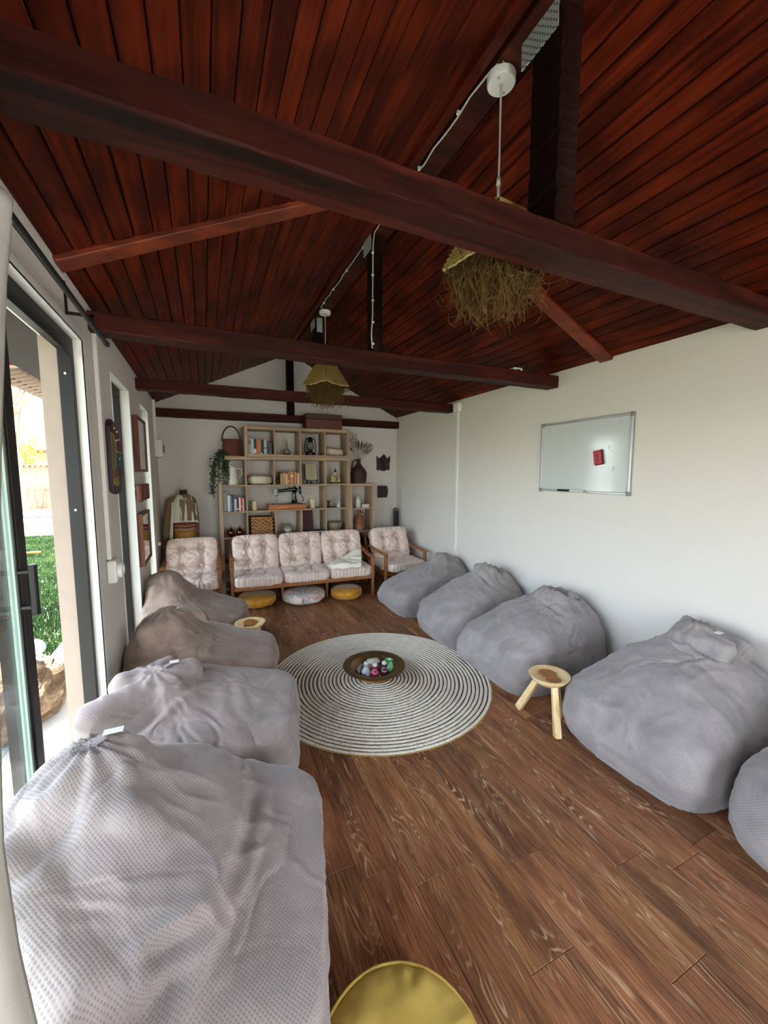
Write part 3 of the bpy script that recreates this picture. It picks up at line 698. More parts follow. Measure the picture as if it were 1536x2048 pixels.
M['clear'] = plain('pale_clear_glass', srgb(190, 196, 196), .06, spec=.9, var=.05)
flask('small bottle with crimson contents and glass stopper at the front of the dish', 1.10, 2.575, srgb(150, 40, 66), 1.15)
flask('small bottle with silvery contents and glass stopper at the left front of the dish', 1.05, 2.63, srgb(170, 175, 185), 1.1)
flask('small bottle with dark plum contents and glass stopper beside the green jar', 1.175, 2.575, srgb(84, 44, 62), 1.15)
gj = thing('green_jar', 'small glossy green ceramic jar at the right of the bronze dish', 'jar', (1.222, 2.59, zb))
def glaze():
    t = NT('green_glaze'); n = t.noise(t.vm('MULTIPLY', t.tc(), (1, 1, .3)), 50, 3)
    t.col(t.ramp(n, [(.35, srgb(60, 130, 90)), (.55, srgb(110, 170, 120)), (.7, srgb(170, 190, 110))])).set(Roughness=.15); return t.mat
MB().lathe([(0, 0), (.02, 0), (.03, .015), (.034, .04), (.03, .07), (.026, .08), (.028, .092), (.033, .097), (.028, .097), (.022, .085), (0, .02)], n=24).build('jar_body', glaze(), gj, auto=50)

def palewood():
    t = NT('pale_carved_wood'); n = t.noise(t.vm('MULTIPLY', t.tc(), (12, 5, 5)), 1.4, 4, .6, .5)
    r = t.m('SINE', t.m('MULTIPLY', n, 45))
    t.col(t.ramp(t.m('ADD', t.m('MULTIPLY', n, .8), t.m('MULTIPLY', r, .05)), [(.25, srgb(214, 176, 118)), (.45, srgb(236, 210, 158)), (.65, srgb(244, 226, 184))])).set(Roughness=.5)
    t.bump(n, .1, .004); return t.mat
M['palewood'] = palewood()
M['bark'] = plain('bark_slice', srgb(148, 96, 48), .6, var=.35, bscale=90)
def stool(x, y, zt, rz, label, clab, feet):
    t = thing('wooden_stool', label, 'stool', (x, y, 0), rz, 'three legged wooden stools')
    MB().lathe([(0, zt - .052), (.075, zt - .05), (.1, zt - .03), (.118, zt - .006), (.12, zt), (.112, zt + .002), (.09, zt - .008), (.05, zt - .014), (0, zt - .016)], n=40, sx=1.02, sy=.97).build('seat', M['palewood'], t, auto=60)
    for a, ln in feet:
        c, s_ = math.cos(a), math.sin(a)
        MB().bar((c * .065, s_ * .065, zt - .038), (c * ln, s_ * ln, 0.003), .034, .034, up=(-s_, c, .3), w2=.044, h2=.04).build('leg', M['palewood'], t, bevel=.006, seg=1)
    for i, (dx, dy, r, dz) in enumerate(((.0, .012, .052, .006), (-.012, -.045, .046, -.0005))):
        rs = np.random.RandomState(i + int(x * 10)); n = 18
        pr = []
        q = [(r * (1 + .1 * math.sin(3 * k) * .5 + rs.uniform(-.06, .06))) for k in range(n)]
        v = [(q[k] * math.cos(6.283 * k / n), q[k] * math.sin(6.283 * k / n), z) for z in (0, .006) for k in range(n)]
        o = MB().add(v, [tuple(range(n))[::-1], tuple(range(n, 2 * n))] + [(k, (k + 1) % n, n + (k + 1) % n, n + k) for k in range(n)]).build('wood_coaster', M['bark'])
        o.location = (x + dx, y + dy, zt - .013 + dz); o.rotation_euler = (.05 * (1 - i), .06 * i, .4 * i)
        tag(o, clab[i], 'coaster', 'bark coasters on the stools')
stool(1.87, 1.672, .33, 0, 'pale three legged wooden stool in front of the right hand bean bags', ('uppermost brown bark slice coaster on the right hand stool', 'lower bark slice coaster half hidden on the right hand stool'),
      ((R_(98), .215), (R_(250), .125), (R_(12), .15)))
stool(.30, 3.315, .33, 0, 'pale wooden stool on the left, half hidden behind the taupe bean bags', ('brown bark slice coaster farther back on the left stool', 'brown bark slice coaster nearer the front on the left stool'),
      ((R_(80), .18), (R_(200), .18), (R_(320), .18)))

def superpad(w, d, h, n, seed, p=3.2, wr=.004, tufts=(), tdep=.04, side=.006, crown=.0):
    D, F = cubesphere(n)
    q = (np.abs(D) ** p).sum(1) ** (1 / p)
    P = D / q[:, None] * np.array([w / 2, d / 2, h / 2])
    up = P[:, 2] / (h / 2)
    e = np.maximum(np.abs(P[:, 0]) / (w / 2), np.abs(P[:, 1]) / (d / 2))
    P[:, 2] += crown * up * (1 - e ** 2)
    ang_ = np.arctan2(P[:, 1] / d, P[:, 0] / w)
    flank = np.exp(-(up / .8) ** 2)
    rr = 1 + side / (w / 2) * np.sin(ang_ * 46 + 3 * vnoise(P * 14, seed)) * flank
    P[:, 0] *= rr; P[:, 1] *= rr
    z = wr * fbm(P * 16, seed + 3, 3)
    for (tx, ty) in tufts:
        dx = P[:, 0] - tx; dy = P[:, 1] - ty; r = np.hypot(dx, dy); th = np.arctan2(dy, dx)
        z -= tdep * np.exp(-(r / .045) ** 1.3)
        nn = vnoise(np.stack([np.cos(th) * 2.2, np.sin(th) * 2.2, r * 3 + tx * 9], 1), seed + 8)
        z += .014 * (np.abs(np.sin(th * 5.5 + nn * 4 + seed)) * 2 - 1) * np.exp(-r / .10) * (1 - np.exp(-(r / .03) ** 2))
    if tufts:                                               # shallow channels joining the tufts
        for (a, b) in [(i, j) for i in range(len(tufts)) for j in range(i)]:
            A, B = tufts[a], tufts[b]
            if abs(A[0] - B[0]) > .01 and abs(A[1] - B[1]) > .01: continue
            ds, t_ = seg_dist(P * np.array([1, 1, 0]), (A[0], A[1], 0), (B[0], B[1], 0)); z -= tdep * .35 * np.exp(-(ds / .03) ** 2)
    P[:, 2] += z * np.sign(up) * np.clip(np.abs(up) * 1.6, 0, 1)
    return P, F
def rotx(P, a): c, s_ = math.cos(a), math.sin(a); return np.stack([P[:, 0], P[:, 1] * c - P[:, 2] * s_, P[:, 1] * s_ + P[:, 2] * c], 1)

# round floor cushions
def pouf(x, y, z0, r, h, mat, label, seed, n=26, tilt=(0, 0), piping=True, group='round floor cushions'):
    t = thing('floor_cushion', label, 'cushion', (x, y, z0), 0, group); t.rotation_euler = (tilt[0], tilt[1], seed)
    D, F = cubesphere(n); hr = np.hypot(D[:, 0], D[:, 1]); sg = np.sign(D[:, 2])
    el = np.arcsin(np.clip(D[:, 2], -1, 1)); e = .45
    cx = np.sign(np.cos(el)) * np.abs(np.cos(el)) ** e; cz = np.sign(np.sin(el)) * np.abs(np.sin(el)) ** .75
    th = np.arctan2(D[:, 1], D[:, 0])
    P = np.stack([r * cx * np.cos(th), r * cx * np.sin(th), h / 2 + h / 2 * cz], 1)
    rad = cx; P[:, 2] += .008 * np.sin(th * 13 + 2 * np.sin(th * 5)) * rad ** 3 * np.clip(cz, 0, 1) * np.clip(1 - (rad - .8) ** 2 * 20, 0, 1) + .006 * fbm(P * 12, seed)
    P[:, 2] = np.maximum(P[:, 2], .0)
    np_obj('cushion_cover', P, F, mat, t)
    if piping:
        MB().tube([((r * .965) * math.cos(6.283 * k / 48), (r * .965) * math.sin(6.283 * k / 48), h * .80) for k in range(48)], .0045, 6, closed=True).build('piping', mat, t, True)
    return t
M['mustardpale'] = plain('mustard_canvas', srgb(206, 176, 90), .85, bump=.2, bscale=150, var=.08, spec=.15)
pouf(.385, .735, 0, .222, .115, M['mustardpale'], 'yellow piped round floor cushion at the bottom edge of the picture', 1, 40)
pouf(.52, 4.76, 0, .215, .135, M['mustard'], 'mustard velvet round floor cushion under the left end of the sofa', 2)
pouf(1.575, 4.60, 0, .195, .13, M['mustard'], 'mustard velvet round floor cushion under the right end of the sofa', 3)
def patterned():
    t = NT('patterned_cloth'); g = t.sep(t.tc())
    k = 2 * math.pi / .075
    d = t.m('ADD', t.m('POWER', t.m('SINE', t.m('MULTIPLY', g[0], k / 2)), 2), t.m('POWER', t.m('SINE', t.m('MULTIPLY', g[1], k / 2)), 2))
    q = t.m('FRACT', t.m('MULTIPLY', d, 1.9)); n = t.noise(t.tc(), 14, 1)
    c = t.ramp(n, [(.42, srgb(150, 166, 182)), (.5, srgb(196, 112, 100)), (.6, srgb(226, 214, 198))])
    t.col(t.mix(t.ramp(q, [(.4, 0), (.5, 1)]), srgb(226, 218, 206), c)).set(Roughness=.9); return t.mat
pouf(1.06, 4.68, 0, .255, .14, patterned(), 'white floor cushion with red and blue printed pattern under the sofa middle', 4, piping=False)

# ================================================================== SOFA AND ARMCHAIRS
def seating(kind, label, cat, loc, rz, nseat, w, seed, group=None, H=.495):
    t = thing(kind, label, cat, loc, rz, group); Dp = .62
    for x in (.0225, w - .0225):
        MB().bar((x, .02, H - .005), (x, .02, .0), .038, .045, up=(0, 1, 0), w2=.03, h2=.032).build('leg', M['teakz'], t, bevel=.006)
        MB().bar((x, Dp - .06, .40), (x, Dp + .02, 0), .034, .042, up=(0, 1, 0), w2=.03, h2=.03).build('leg', M['teakz'], t, bevel=.005)
        MB().bar((x, Dp - .12, .26), (x, Dp + .09, .70), .03, .045, up=(0, 1, 0)).build('back_post', M['teakz'], t, bevel=.005)
        pts = [(x, -.012, H), (x, .15, H + .006), (x, .34, H + .024), (x, .50, H + .055)]
        a_ = MB()
        for p0, p1 in zip(pts[:-1], pts[1:]): a_.bar(p0, p1, .05, .024)
        a_.build('armrest', M['teak'], t, bevel=.005)
        MB().box(x - .012, x + .012, .03, Dp - .05, .225, .275).build('side_rail', M['teak'], t, bevel=.003)
    MB().box(.04, w - .04, 0.0, .028, .222, .275).build('front_rail', M['teak'], t, bevel=.004)
    MB().box(.04, w - .04, Dp - .09, Dp - .06, .225, .27).build('rear_rail', M['teak'], t, bevel=.004)
    MB().bar((.03, Dp + .078, .675), (w - .03, Dp + .078, .675), .05, .022, up=(0, .9, -.43)).build('top_rail', M['teak'], t, bevel=.004)
    ns = int(w / .14)
    for k in range(1, ns):
        x = w * k / ns
        MB().bar((x, Dp - .07, .26), (x, Dp + .075, .665), .012, .03, up=(0, .4, .2)).build('back_slat', M['teakz'], t)
    if nseat > 1:
        for x in (w * .34, w * .66):
            MB().bar((x, .16, .24), (x, .16, 0), .032, .032, up=(0, 1, 0), w2=.022, h2=.022).build('leg', M['teakz'], t, bevel=.004)
    cw_ = (w - .075) / nseat
    for k in range(nseat):
        xc = .0375 + cw_ * (k + .5)
        tf = [(sx * cw_ * .17, sy * .13 + .02) for sx in (-1, 1) for sy in (-1, 1)]
        P, F = superpad(cw_ * 1.0, .63, .118, 56, seed + k, 6.5, .006, tf, .05, .005, .012)
        P[:, 1] += .235; P[:, 2] += .275 + .056
        P[:, 0] += xc
        np_obj('seat_cushion', P, F, M['velvet'], t)
        tf = [(sx * cw_ * .19, sy * .105 + .0) for sx in (-1, 1) for sy in (-1, 1)]
        P, F = superpad(cw_ * 1.0, .45, .13, 64, seed + 20 + k, 7, .005, tf, .075, .005, .02)
        P[:, 0] += .012 * fbm(P * 5, seed + k); P = rotx(P, R_(68))
        P[:, 0] += xc; P[:, 1] += .475; P[:, 2] += .562
        np_obj('back_cushion', P, F, M['velvet'], t)
    return t
sofa = seating('sofa', 'low three seat wooden sofa with tufted beige velvet cushions before the shelves', 'sofa', (.222, 4.606, 0), R_(-3.0), 3, 1.71, 5)
ac1 = seating('armchair', 'wooden armchair with tufted beige cushions in the left rear corner', 'armchair', (-.475, 4.66, 0), R_(-1), 1, .62, 40, 'armchairs beside the sofa')
ac2 = seating('armchair', 'wooden armchair with tufted beige cushions in the right rear corner', 'armchair', (2.075, 4.52, 0), R_(3), 1, .64, 60, 'armchairs beside the sofa')
MB().box(-.03, .0, .40, .404, .735, .77).build('care_label', M['whiteplastic'], ac1)
# cream throw over the right seat
def throw_():
    t = thing('throw_blanket', 'crumpled cream throw draped over the right seat of the sofa', 'blanket', (1.62, 4.60, .398), 0)
    n, m = 46, 40; V = []; rs = 3
    # outline corners: back right (on arm side), back left, front tip hanging over the seat edge
    A, B, Cc, D = np.array([.25, .25, .11]), np.array([.0, .24, .05]), np.array([-.30, -.045, .026]), np.array([.13, -.085, .03])
    for i in range(n):
        for j in range(m):
            u, v = i / (n - 1), j / (m - 1)
            p = (1 - v) * ((1 - u) * B + u * A) + v * ((1 - u) * Cc + u * D)
            V.append(p)
    V = np.array(V)
    z = .020 * (1 - np.abs(fbm(np.stack([V[:, 0] * 9 + V[:, 1] * 5, V[:, 1] * 4, V[:, 0] * 0], 1), 2, 2))) + .008 * fbm(V * 14, 5, 2)
    V[:, 2] += z + .03 * np.exp(-((V[:, 0] - .16) ** 2 + (V[:, 1] - .22) ** 2) / .008)
    V = V.reshape(n, m, 3)
    # hanging flap: extend the front edge down as a pointed tongue
    fl_ = []
    for k in range(1, 15):
        s = k / 14; row = V[:, -1].copy()
        c = row.mean(0) + np.array([.06, 0, 0]) ; row = c + (row - c) * (1 - .72 * s ** 1.3)
        row[:, 1] -= .022 * min(1, s * 4) + .008 * s; row[:, 2] -= .145 * s - .012; row[:, 0] += .03 * s
        row[:, 1] += .006 * np.sin(np.linspace(0, 9, n) + s)
        fl_.append(row)
    G = np.concatenate([V, np.stack(fl_, 1)], 1); a, b = G.shape[:2]
    idx = np.arange(a * b).reshape(a, b)
    F = np.stack([idx[:-1, :-1], idx[:-1, 1:], idx[1:, 1:], idx[1:, :-1]], -1).reshape(-1, 4)
    o = np_obj('blanket_cloth', G.reshape(-1, 3), F, M['cream'], t)
    s = o.modifiers.new('thick', 'SOLIDIFY'); s.thickness = .006; s.offset = 1
    return t
M['cream'] = plain('cream_wool', srgb(244, 238, 220), .9, bump=.25, bscale=140, var=.05, spec=.1)
throw_()

# ================================================================== SHELVES
SF, SB = 5.375, 5.692
def boards(root, lst):
    for (nm, x0, x1, z0, z1) in lst:
        mt = M['oakx'] if (x1 - x0) > (z1 - z0) else M['oak']
        MB().box(x0, x1, SF, SB, z0, z1).build(nm, mt, root, bevel=.0015, seg=1)
Zt = 1.765
s1 = thing('bookshelf', 'pale oak shelf unit of four cubes standing on top of the large stepped one', 'shelf')
boards(s1, [('side_panel', .495, .535, Zt + .001, 2.152), ('side_panel', 1.875, 1.915, Zt + .001, 2.152), ('shelf_board', .535, 1.875, Zt + .001, Zt + .03), ('shelf_board', .535, 1.875, 2.112, 2.152)]
       + [('divider', x - .008, x + .008, Zt + .03, 2.112) for x in (.872, 1.21, 1.555)])
s2 = thing('bookshelf', 'large stepped pale oak open shelf unit against the end wall behind the sofa', 'shelf')
boards(s2, [('side_panel', .163, .207, 0, 1.432), ('side_panel', 1.872, 1.915, 0, Zt - .045), ('shelf_board', .25, 1.915, Zt - .045, Zt),
            ('shelf_board', .207, 1.872, 1.378, 1.398), ('shelf_board', .207, 1.872, 1.038, 1.058), ('shelf_board', .207, 1.872, .705, .725), ('shelf_board', .207, 1.872, .36, .38), ('shelf_board', .207, 1.872, .03, .07)]
       + [('divider', .49, .51, 1.398, Zt - .045), ('divider', .49, .51, .725, 1.038), ('divider', .49, .51, 1.058, 1.378), ('divider', .49, .51, .38, .705)]
       + [('divider', x - .009, x + .009, 1.398, Zt - .045) for x in (.858, 1.21, 1.556)] + [('divider', 1.547, 1.565, 1.058, 1.378)]
       + [('divider', x - .009, x + .009, .725, 1.038) for x in (.858, 1.21, 1.556)] + [('divider', x - .009, x + .009, .38, .705) for x in (.858, 1.21, 1.556)])
s3 = thing('bookshelf', 'narrow pale oak shelf tower carrying the wicker bottle', 'shelf')
boards(s3, [('side_panel', 1.917, 1.953, 0, 1.36), ('side_panel', 2.266, 2.304, 0, 1.36), ('shelf_board', 1.917, 2.304, 1.36, 1.398), ('shelf_board', 1.953, 2.266, 1.022, 1.04),
            ('shelf_board', 1.953, 2.266, .685, .703), ('shelf_board', 1.953, 2.266, .34, .36), ('shelf_board', 1.953, 2.266, .03, .07)])
z1, z2, z3, z4 = Zt + .031, 1.399, 1.059, .726

# books
BM = {}
def bookmat(c):
    if c not in BM: BM[c] = plain('book_cover_%02d' % len(BM), srgb(*c), .55, var=.1, bscale=200)
    return BM[c]
paper = plain('book_pages', srgb(222, 212, 190), .9, var=.1)
def book(x0, x1, z, h, c, label, group, d=.15, lean=0, band=None):
    t = thing('book', label, 'book', ((x0 + x1) / 2, SF + .035, z), 0, group); w = x1 - x0 - .001
    if lean: t.rotation_euler = (0, lean, 0)
    k = min(.004, w * .2)
    MB().box(-w / 2, -w / 2 + k, 0, d, 0, h).box(w / 2 - k, w / 2, 0, d, 0, h).box(-w / 2 + k, w / 2 - k, 0, .004, 0, h).build('cover', bookmat(c), t)
    MB().box(-w / 2 + k, w / 2 - k, .006, d - .006, .004, h - .006).build('pages', paper, t)
    if band: MB().box(-w / 2 + .001, w / 2 - .001, -.0006, .0, h * band[0], h * band[1]).build('spine_band', bookmat(band[2]), t)
# upper shelf, leftmost cube
px = lambda a: .54 + (a - 120) * (.872 - .008 - .54) / (470 - 120)
for a, b, h, c, l, bd in ((120, 157, .20, (176, 172, 152), 'beige book first from the left in the top left cube', (.6, .9, (120, 116, 100))),
    (158, 196, .195, (186, 198, 200), 'pale blue book second from the left in the top left cube', None),
    (197, 229, .19, (40, 44, 56), 'dark book with white foot beside the orange one, top left cube', (.04, .35, (220, 220, 216))),
    (230, 278, .19, (190, 104, 48), 'thick orange book in the top left cube', None),
    (279, 292, .19, (186, 158, 118), 'thin tan book right of the thick orange one, top cube', None),
    (293, 312, .188, (26, 26, 34), 'black book right of the thin tan one, top cube', (.0, .1, (220, 210, 205))),
    (313, 331, .188, (34, 38, 60), 'navy book left of the light grey one, top cube', None),
    (332, 371, .188, (168, 180, 190), 'light grey blue book with black mark in the top left cube', (.4, .46, (40, 40, 44))),
    (372, 404, .165, (58, 64, 62), 'low dark grey book second from the right, top left cube', None),
    (405, 442, .15, (70, 80, 74), 'lowest dark green book at the right end, top left cube', None)):
    book(px(a), px(b), z1, h, c, l, 'books in the top left cube', band=bd)
# left column, third row
px = lambda a: .209 + (a - 66) * (.489 - .209) / (314 - 66)
for a, b, h, c, l, bd in ((66, 114, .262, (128, 132, 110), 'tall mottled grey green box file at the left end of the third row', (.1, .9, (150, 150, 130))),
    (118, 144, .205, (214, 222, 228), 'white and pale blue book right of the tall green file', None),
    (145, 164, .20, (112, 128, 152), 'slate blue book in the left column row', None),
    (165, 176, .20, (30, 34, 58), 'dark navy book in the left column row', (.4, .5, (150, 150, 170))),
    (177, 187, .198, (92, 86, 112), 'thin dull purple book in the left column row', None),
    (188, 214, .18, (206, 190, 176), 'cream book with dark red head in the left column row', (.88, 1.0, (110, 30, 40))),
    (215, 237, .178, (38, 44, 78), 'dark blue book with white stripe in the left column row', (.1, .2, (210, 210, 220))),
    (238, 257, .178, (226, 222, 218), 'white book left of the red one in the left column', None),
    (258, 278, .18, (204, 40, 42), 'bright red book in the left column row', (.3, .36, (240, 230, 220))),
    (279, 291, .165, (224, 214, 190), 'thin cream book right of the red one', None),
    (292, 300, .16, (74, 78, 98), 'thin grey book beside the last dark one, left column', None),
    (301, 312, .17, (32, 34, 42), 'black book at the right end of the left column row', None)):
    book(px(a), px(b), z3, h, c, l, 'books in the left column', band=bd)
# second row, third cube
px = lambda a: .867 + (a - 575) * (1.201 - .867) / (800 - 575)
for a, b, h, c, l, bd, ln in ((621, 640, .165, (168, 132, 92), 'tan old book first from the left in the middle cube', (.85, 1, (60, 30, 30)), .0),
    (641, 664, .168, (190, 140, 92), 'sandy old book second from the left, middle cube', (.9, 1, (80, 40, 34)), .0),
    (666, 689, .155, (212, 186, 150), 'pale cream old book third from the left, middle cube', (.9, 1, (90, 30, 30)), .0),
    (691, 711, .165, (170, 96, 66), 'reddish tan old book in the middle cube', (.2, .3, (220, 190, 140)), 0),
    (712, 742, .172, (196, 128, 78), 'thick orange brown old book with pale bands, middle cube', (.55, .75, (226, 196, 150)), 0),
    (748, 762, .168, (192, 150, 102), 'light tan old book third from the right, middle cube', None, 0),
    (763, 777, .172, (176, 118, 78), 'brown old book second from the right, middle cube', (.9, 1, (70, 30, 28)), 0),
    (778, 796, .17, (216, 192, 156), 'cream old book at the right end of the middle cube', (.88, 1, (120, 60, 40)), 0)):
    book(px(a), px(b), z2, h, c, l, 'old books in the middle cube', band=bd, lean=ln)
M['darkwood'] = plain('dark_carved_wood', srgb(44, 24, 20), .5, bump=.5, bscale=70, var=.3)
t_ = thing('figurine', 'small dark figurine left of the old books in the middle cube', 'figurine', (.905, SF + .05, z2))
MB().lathe([(0, 0), (.03, 0), (.032, .012), (.02, .03), (.024, .055), (.016, .075), (.0, .08)], n=14).build('figure_body', M['darkwood'], t_, True)
MB().ball((0, 0, .088), (.014, .014, .017), 10, 8).build('figure_head', M['darkwood'], t_, True)

# --- top of the shelves
M['suitcase'] = plain('red_brown_leatherette', srgb(94, 41, 17), .5, bump=.15, var=.15)
t_ = thing('suitcase', 'old reddish brown suitcase lying on top of the upper shelf', 'suitcase', (1.555, 5.43, 2.153))
MB().box(-.255, .255, -.04, .17, 0, .135).build('case_body', M['suitcase'], t_, bevel=.006)
MB().box(-.257, .257, -.043, .172, .139, .205).build('case_lid', plain('dark_lid', srgb(70, 34, 22), .5), t_, bevel=.006)
MB().tube([(-.05, -.01, .204), (-.045, -.01, .224), (.045, -.01, .224), (.05, -.01, .204)], .006, 8).build('carry_handle', plain('pale_handle', srgb(186, 182, 172), .5), t_, True)
def weave(name, c1, c2, kx, kz, c3=(20, 10, 6)):
    t = NT(name); g = t.sep(t.tc()); an = t.m('ARCTAN2', g[1], g[0])
    a = t.m('SINE', t.m('MULTIPLY', an, kx)); b = t.m('SINE', t.m('MULTIPLY', g[2], kz))
    f = t.m('MULTIPLY_ADD', t.m('MULTIPLY', a, b), .5, .5); n = t.noise(t.tc(), 25, 3)
    t.col(t.mix(t.ramp(f, [(.1, .75), (.45, 0)]), t.mix(n, srgb(*c1), srgb(*c2)), srgb(*c3))).set(Roughness=.6); t.bump(f, .6, .006); return t.mat
M['wicker'] = weave('red_brown_wicker', (88, 40, 26), (122, 62, 38), 40, 420)
bk = thing('wicker_basket', 'red brown wicker handbag basket with arched handle on the left shelf end', 'basket', (.345, 5.50, Zt + .001))
rows = [(0, 0), (.118, 0)]
for k in range(17):
    z = .012 + k * .0118; r = .122 - .018 * (k / 16); rows += [(r + .0035, z - .003), (r + .0035, z + .003), (r, z + .006)]
rows += [(.10, .215), (.095, .21), (.0, .205)]
MB().lathe(rows, n=36, sx=1, sy=.72).build('basket_body', M['wicker'], bk, True)
MB().tube([(.112 * math.cos(a), 0, .19 + (.19 * math.sin(a) if math.sin(a) > 0 else 0)) for a in [math.pi * k / 20 for k in range(21)]], .0095, 8).build('basket_handle', plain('dark_wicker_handle', srgb(58, 26, 18), .5), bk, True)
# trailing plant
M['leaf'] = plain('grey_green_leaf', srgb(62, 78, 54), .5, var=.35, bscale=40)
pl = thing('trailing_plant', 'small leaved green plant trailing down from the left end of the shelf', 'plant', (.262, 5.45, Zt + .001))
rs = np.random.RandomState(4)
MB().lathe([(0, 0), (.035, 0), (.042, .05), (.036, .05), (0, .045)], n=16).build('pot', plain('dark_pot', srgb(40, 42, 36), .6), pl, auto=50)
st = MB(); lf = MB()
for k in range(34):
    a = rs.uniform(2.7, 4.6); ln = rs.uniform(.22, .50); x, y, z = .0, 0.0, .05; pts = [(x, y, z)]
    if k > 28: ln = rs.uniform(.58, .68); a = 3.7
    dx, dy = math.cos(a) * .6 - .25, -abs(math.sin(a)) * .35 - .12
    spread = rs.uniform(-.03, .17)
    if k > 28: spread = rs.uniform(.12, .16)
    nst = int(ln / .028)
    for i in range(nst):
        s = i / nst; out = spread * (1 - math.exp(-4 * s))
        q = (dx * out / .6 + rs.normal() * .004, dy * out / .5 - .03 * min(1, s * 5) + rs.normal() * .004, .06 + .02 * math.sin(min(1, s * 5) * 3.1) - ln * max(0, s - .08))
        pts.append(q)
        if i > 1:
            for _ in range(3):
                al = rs.uniform(0, 6.28); s_ = rs.uniform(.022, .034); d = Vector((math.cos(al), math.sin(al), rs.uniform(-.7, .25))).normalized()
                sd = d.cross(Vector((rs.normal(), rs.normal(), 1))).normalized() * s_ * .42; p = Vector(q)
                up_ = d.cross(sd).normalized() * s_ * .12
                lf.add([p, p + d * s_ * .5 + sd, p + d * s_, p + d * s_ * .5 - sd, p + d * s_ * .5 - up_], [(0, 1, 4), (1, 2, 4), (2, 3, 4), (3, 0, 4)])
    st.tube(pts, .0014, 4)
st.build('stems', plain('plant_stem', srgb(70, 72, 44), .7), pl)
o = lf.build('foliage', M['leaf'], pl); o['kind'] = 'stuff'

# --- second row
M['enamel'] = plain('white_enamel', srgb(218, 214, 200), .25, var=.05)
t_ = thing('pitcher', 'white enamel pitcher in the open left cube of the second row', 'pitcher', (.345, 5.46, z2))
v = MB().lathe([(0, 0), (.062, 0), (.066, .008), (.064, .03), (.05, .16), (.045, .21), (.052, .232), (.056, .238), (.05, .236), (.042, .21), (.046, .16), (0, .02)], n=32)
v.v = [(x - (.03 * max(0, (z - .19) / .05) * max(0, -x / .05) if z > .19 else 0), y, z + (.02 * (-x / .05) if z > .2 else 0)) for x, y, z in v.v]
v.build('pitcher_body', M['enamel'], t_, auto=60)
MB().tube([(.045, 0, .195), (.085, 0, .215), (.112, 0, .19), (.108, 0, .14), (.085, 0, .10), (.060, 0, .08)], .007, 8).build('pitcher_handle', M['enamel'], t_, True)
M['rimdark'] = plain('pitcher_rim_paint', srgb(34, 36, 40), .4)
MB().tube([(.054 * math.cos(a) - (.03 if math.cos(a) < -.6 else 0) * abs(math.cos(a)), .054 * math.sin(a), .24 - .018 * math.cos(a)) for a in [6.283 * k / 28 for k in range(28)]], .003, 6, closed=True).build('pitcher_rim', M['rimdark'], t_, True)['label'] = 'dark painted rim'
M['linen'] = plain('cream_linen', srgb(206, 192, 170), .9, bump=.4, bscale=90, var=.12, spec=.1)
def roundpad(x, y, z, r, h, label, seed, tilt=0):
    t = thing('round_cushion', label, 'cushion', (x, y, z), 0); D, F = cubesphere(24); th = np.arctan2(D[:, 1], D[:, 0]); el = np.arcsin(np.clip(D[:, 2], -1, 1))
    cx = np.cos(el) ** .4; cz = np.sign(el) * np.abs(np.sin(el)) ** .7
    P = np.stack([r * cx * np.cos(th), r * .85 * cx * np.sin(th), h / 2 + h / 2 * cz], 1)
    k = 1 + .03 * np.cos(th * 30) * np.exp(-(cz / .7) ** 2); P[:, :2] *= k[:, None]; P[:, 2] += .005 * fbm(P * 20, seed)
    P[:, 2] = np.maximum(P[:, 2], 0)
    if tilt: P[:, 2] += (P[:, 0] / r * tilt) * (P[:, 2] / h)
    np_obj('cushion_cover', P, F, M['linen'], t)
    MB().tube([(r * .97 * math.cos(6.283 * k / 60), r * .82 * math.sin(6.283 * k / 60), h * .78 + .003 * math.cos(k * 3)) for k in range(60)], .004, 5, closed=True).build('frill', M['linen'], t, True)
roundpad(.685, 5.51, z2, .158, .125, 'round cream cushion with pleated rim in the second row, beside the old books', 3)
roundpad(1.715, 5.51, z1, .14, .105, 'crumpled cream cushion in the top right cube', 5, -.015)
# parchment plaque on an easel
t_ = thing('plaque', 'parchment plaque propped on a small dark easel in the second row', 'plaque', (1.372, 5.44, z2))
parch = plain('parchment', srgb(178, 168, 138), .8, bump=.5, bscale=60, var=.22)
MB().bar((0, .0, .052), (0, .05, .275), .165, .016, up=(0, 1, -.2)).build('tablet', parch, t_, bevel=.006)
MB().bar((0, .013, .056), (0, .062, .27), .18, .01, up=(0, 1, -.2)).build('backing_board', M['darkwood'], t_)
ez = MB().box(-.08, .08, -.03, .012, .036, .048).bar((-.06, -.02, .04), (-.075, -.035, 0), .014, .014).bar((.06, -.02, .04), (.075, -.035, 0), .014, .014).bar((0, .02, .04), (0, .1, 0), .014, .014)
ez.ball((-.07, -.03, .05), .012, 8, 6).ball((.07, -.03, .05), .012, 8, 6).build('easel', M['darkwood'], t_)
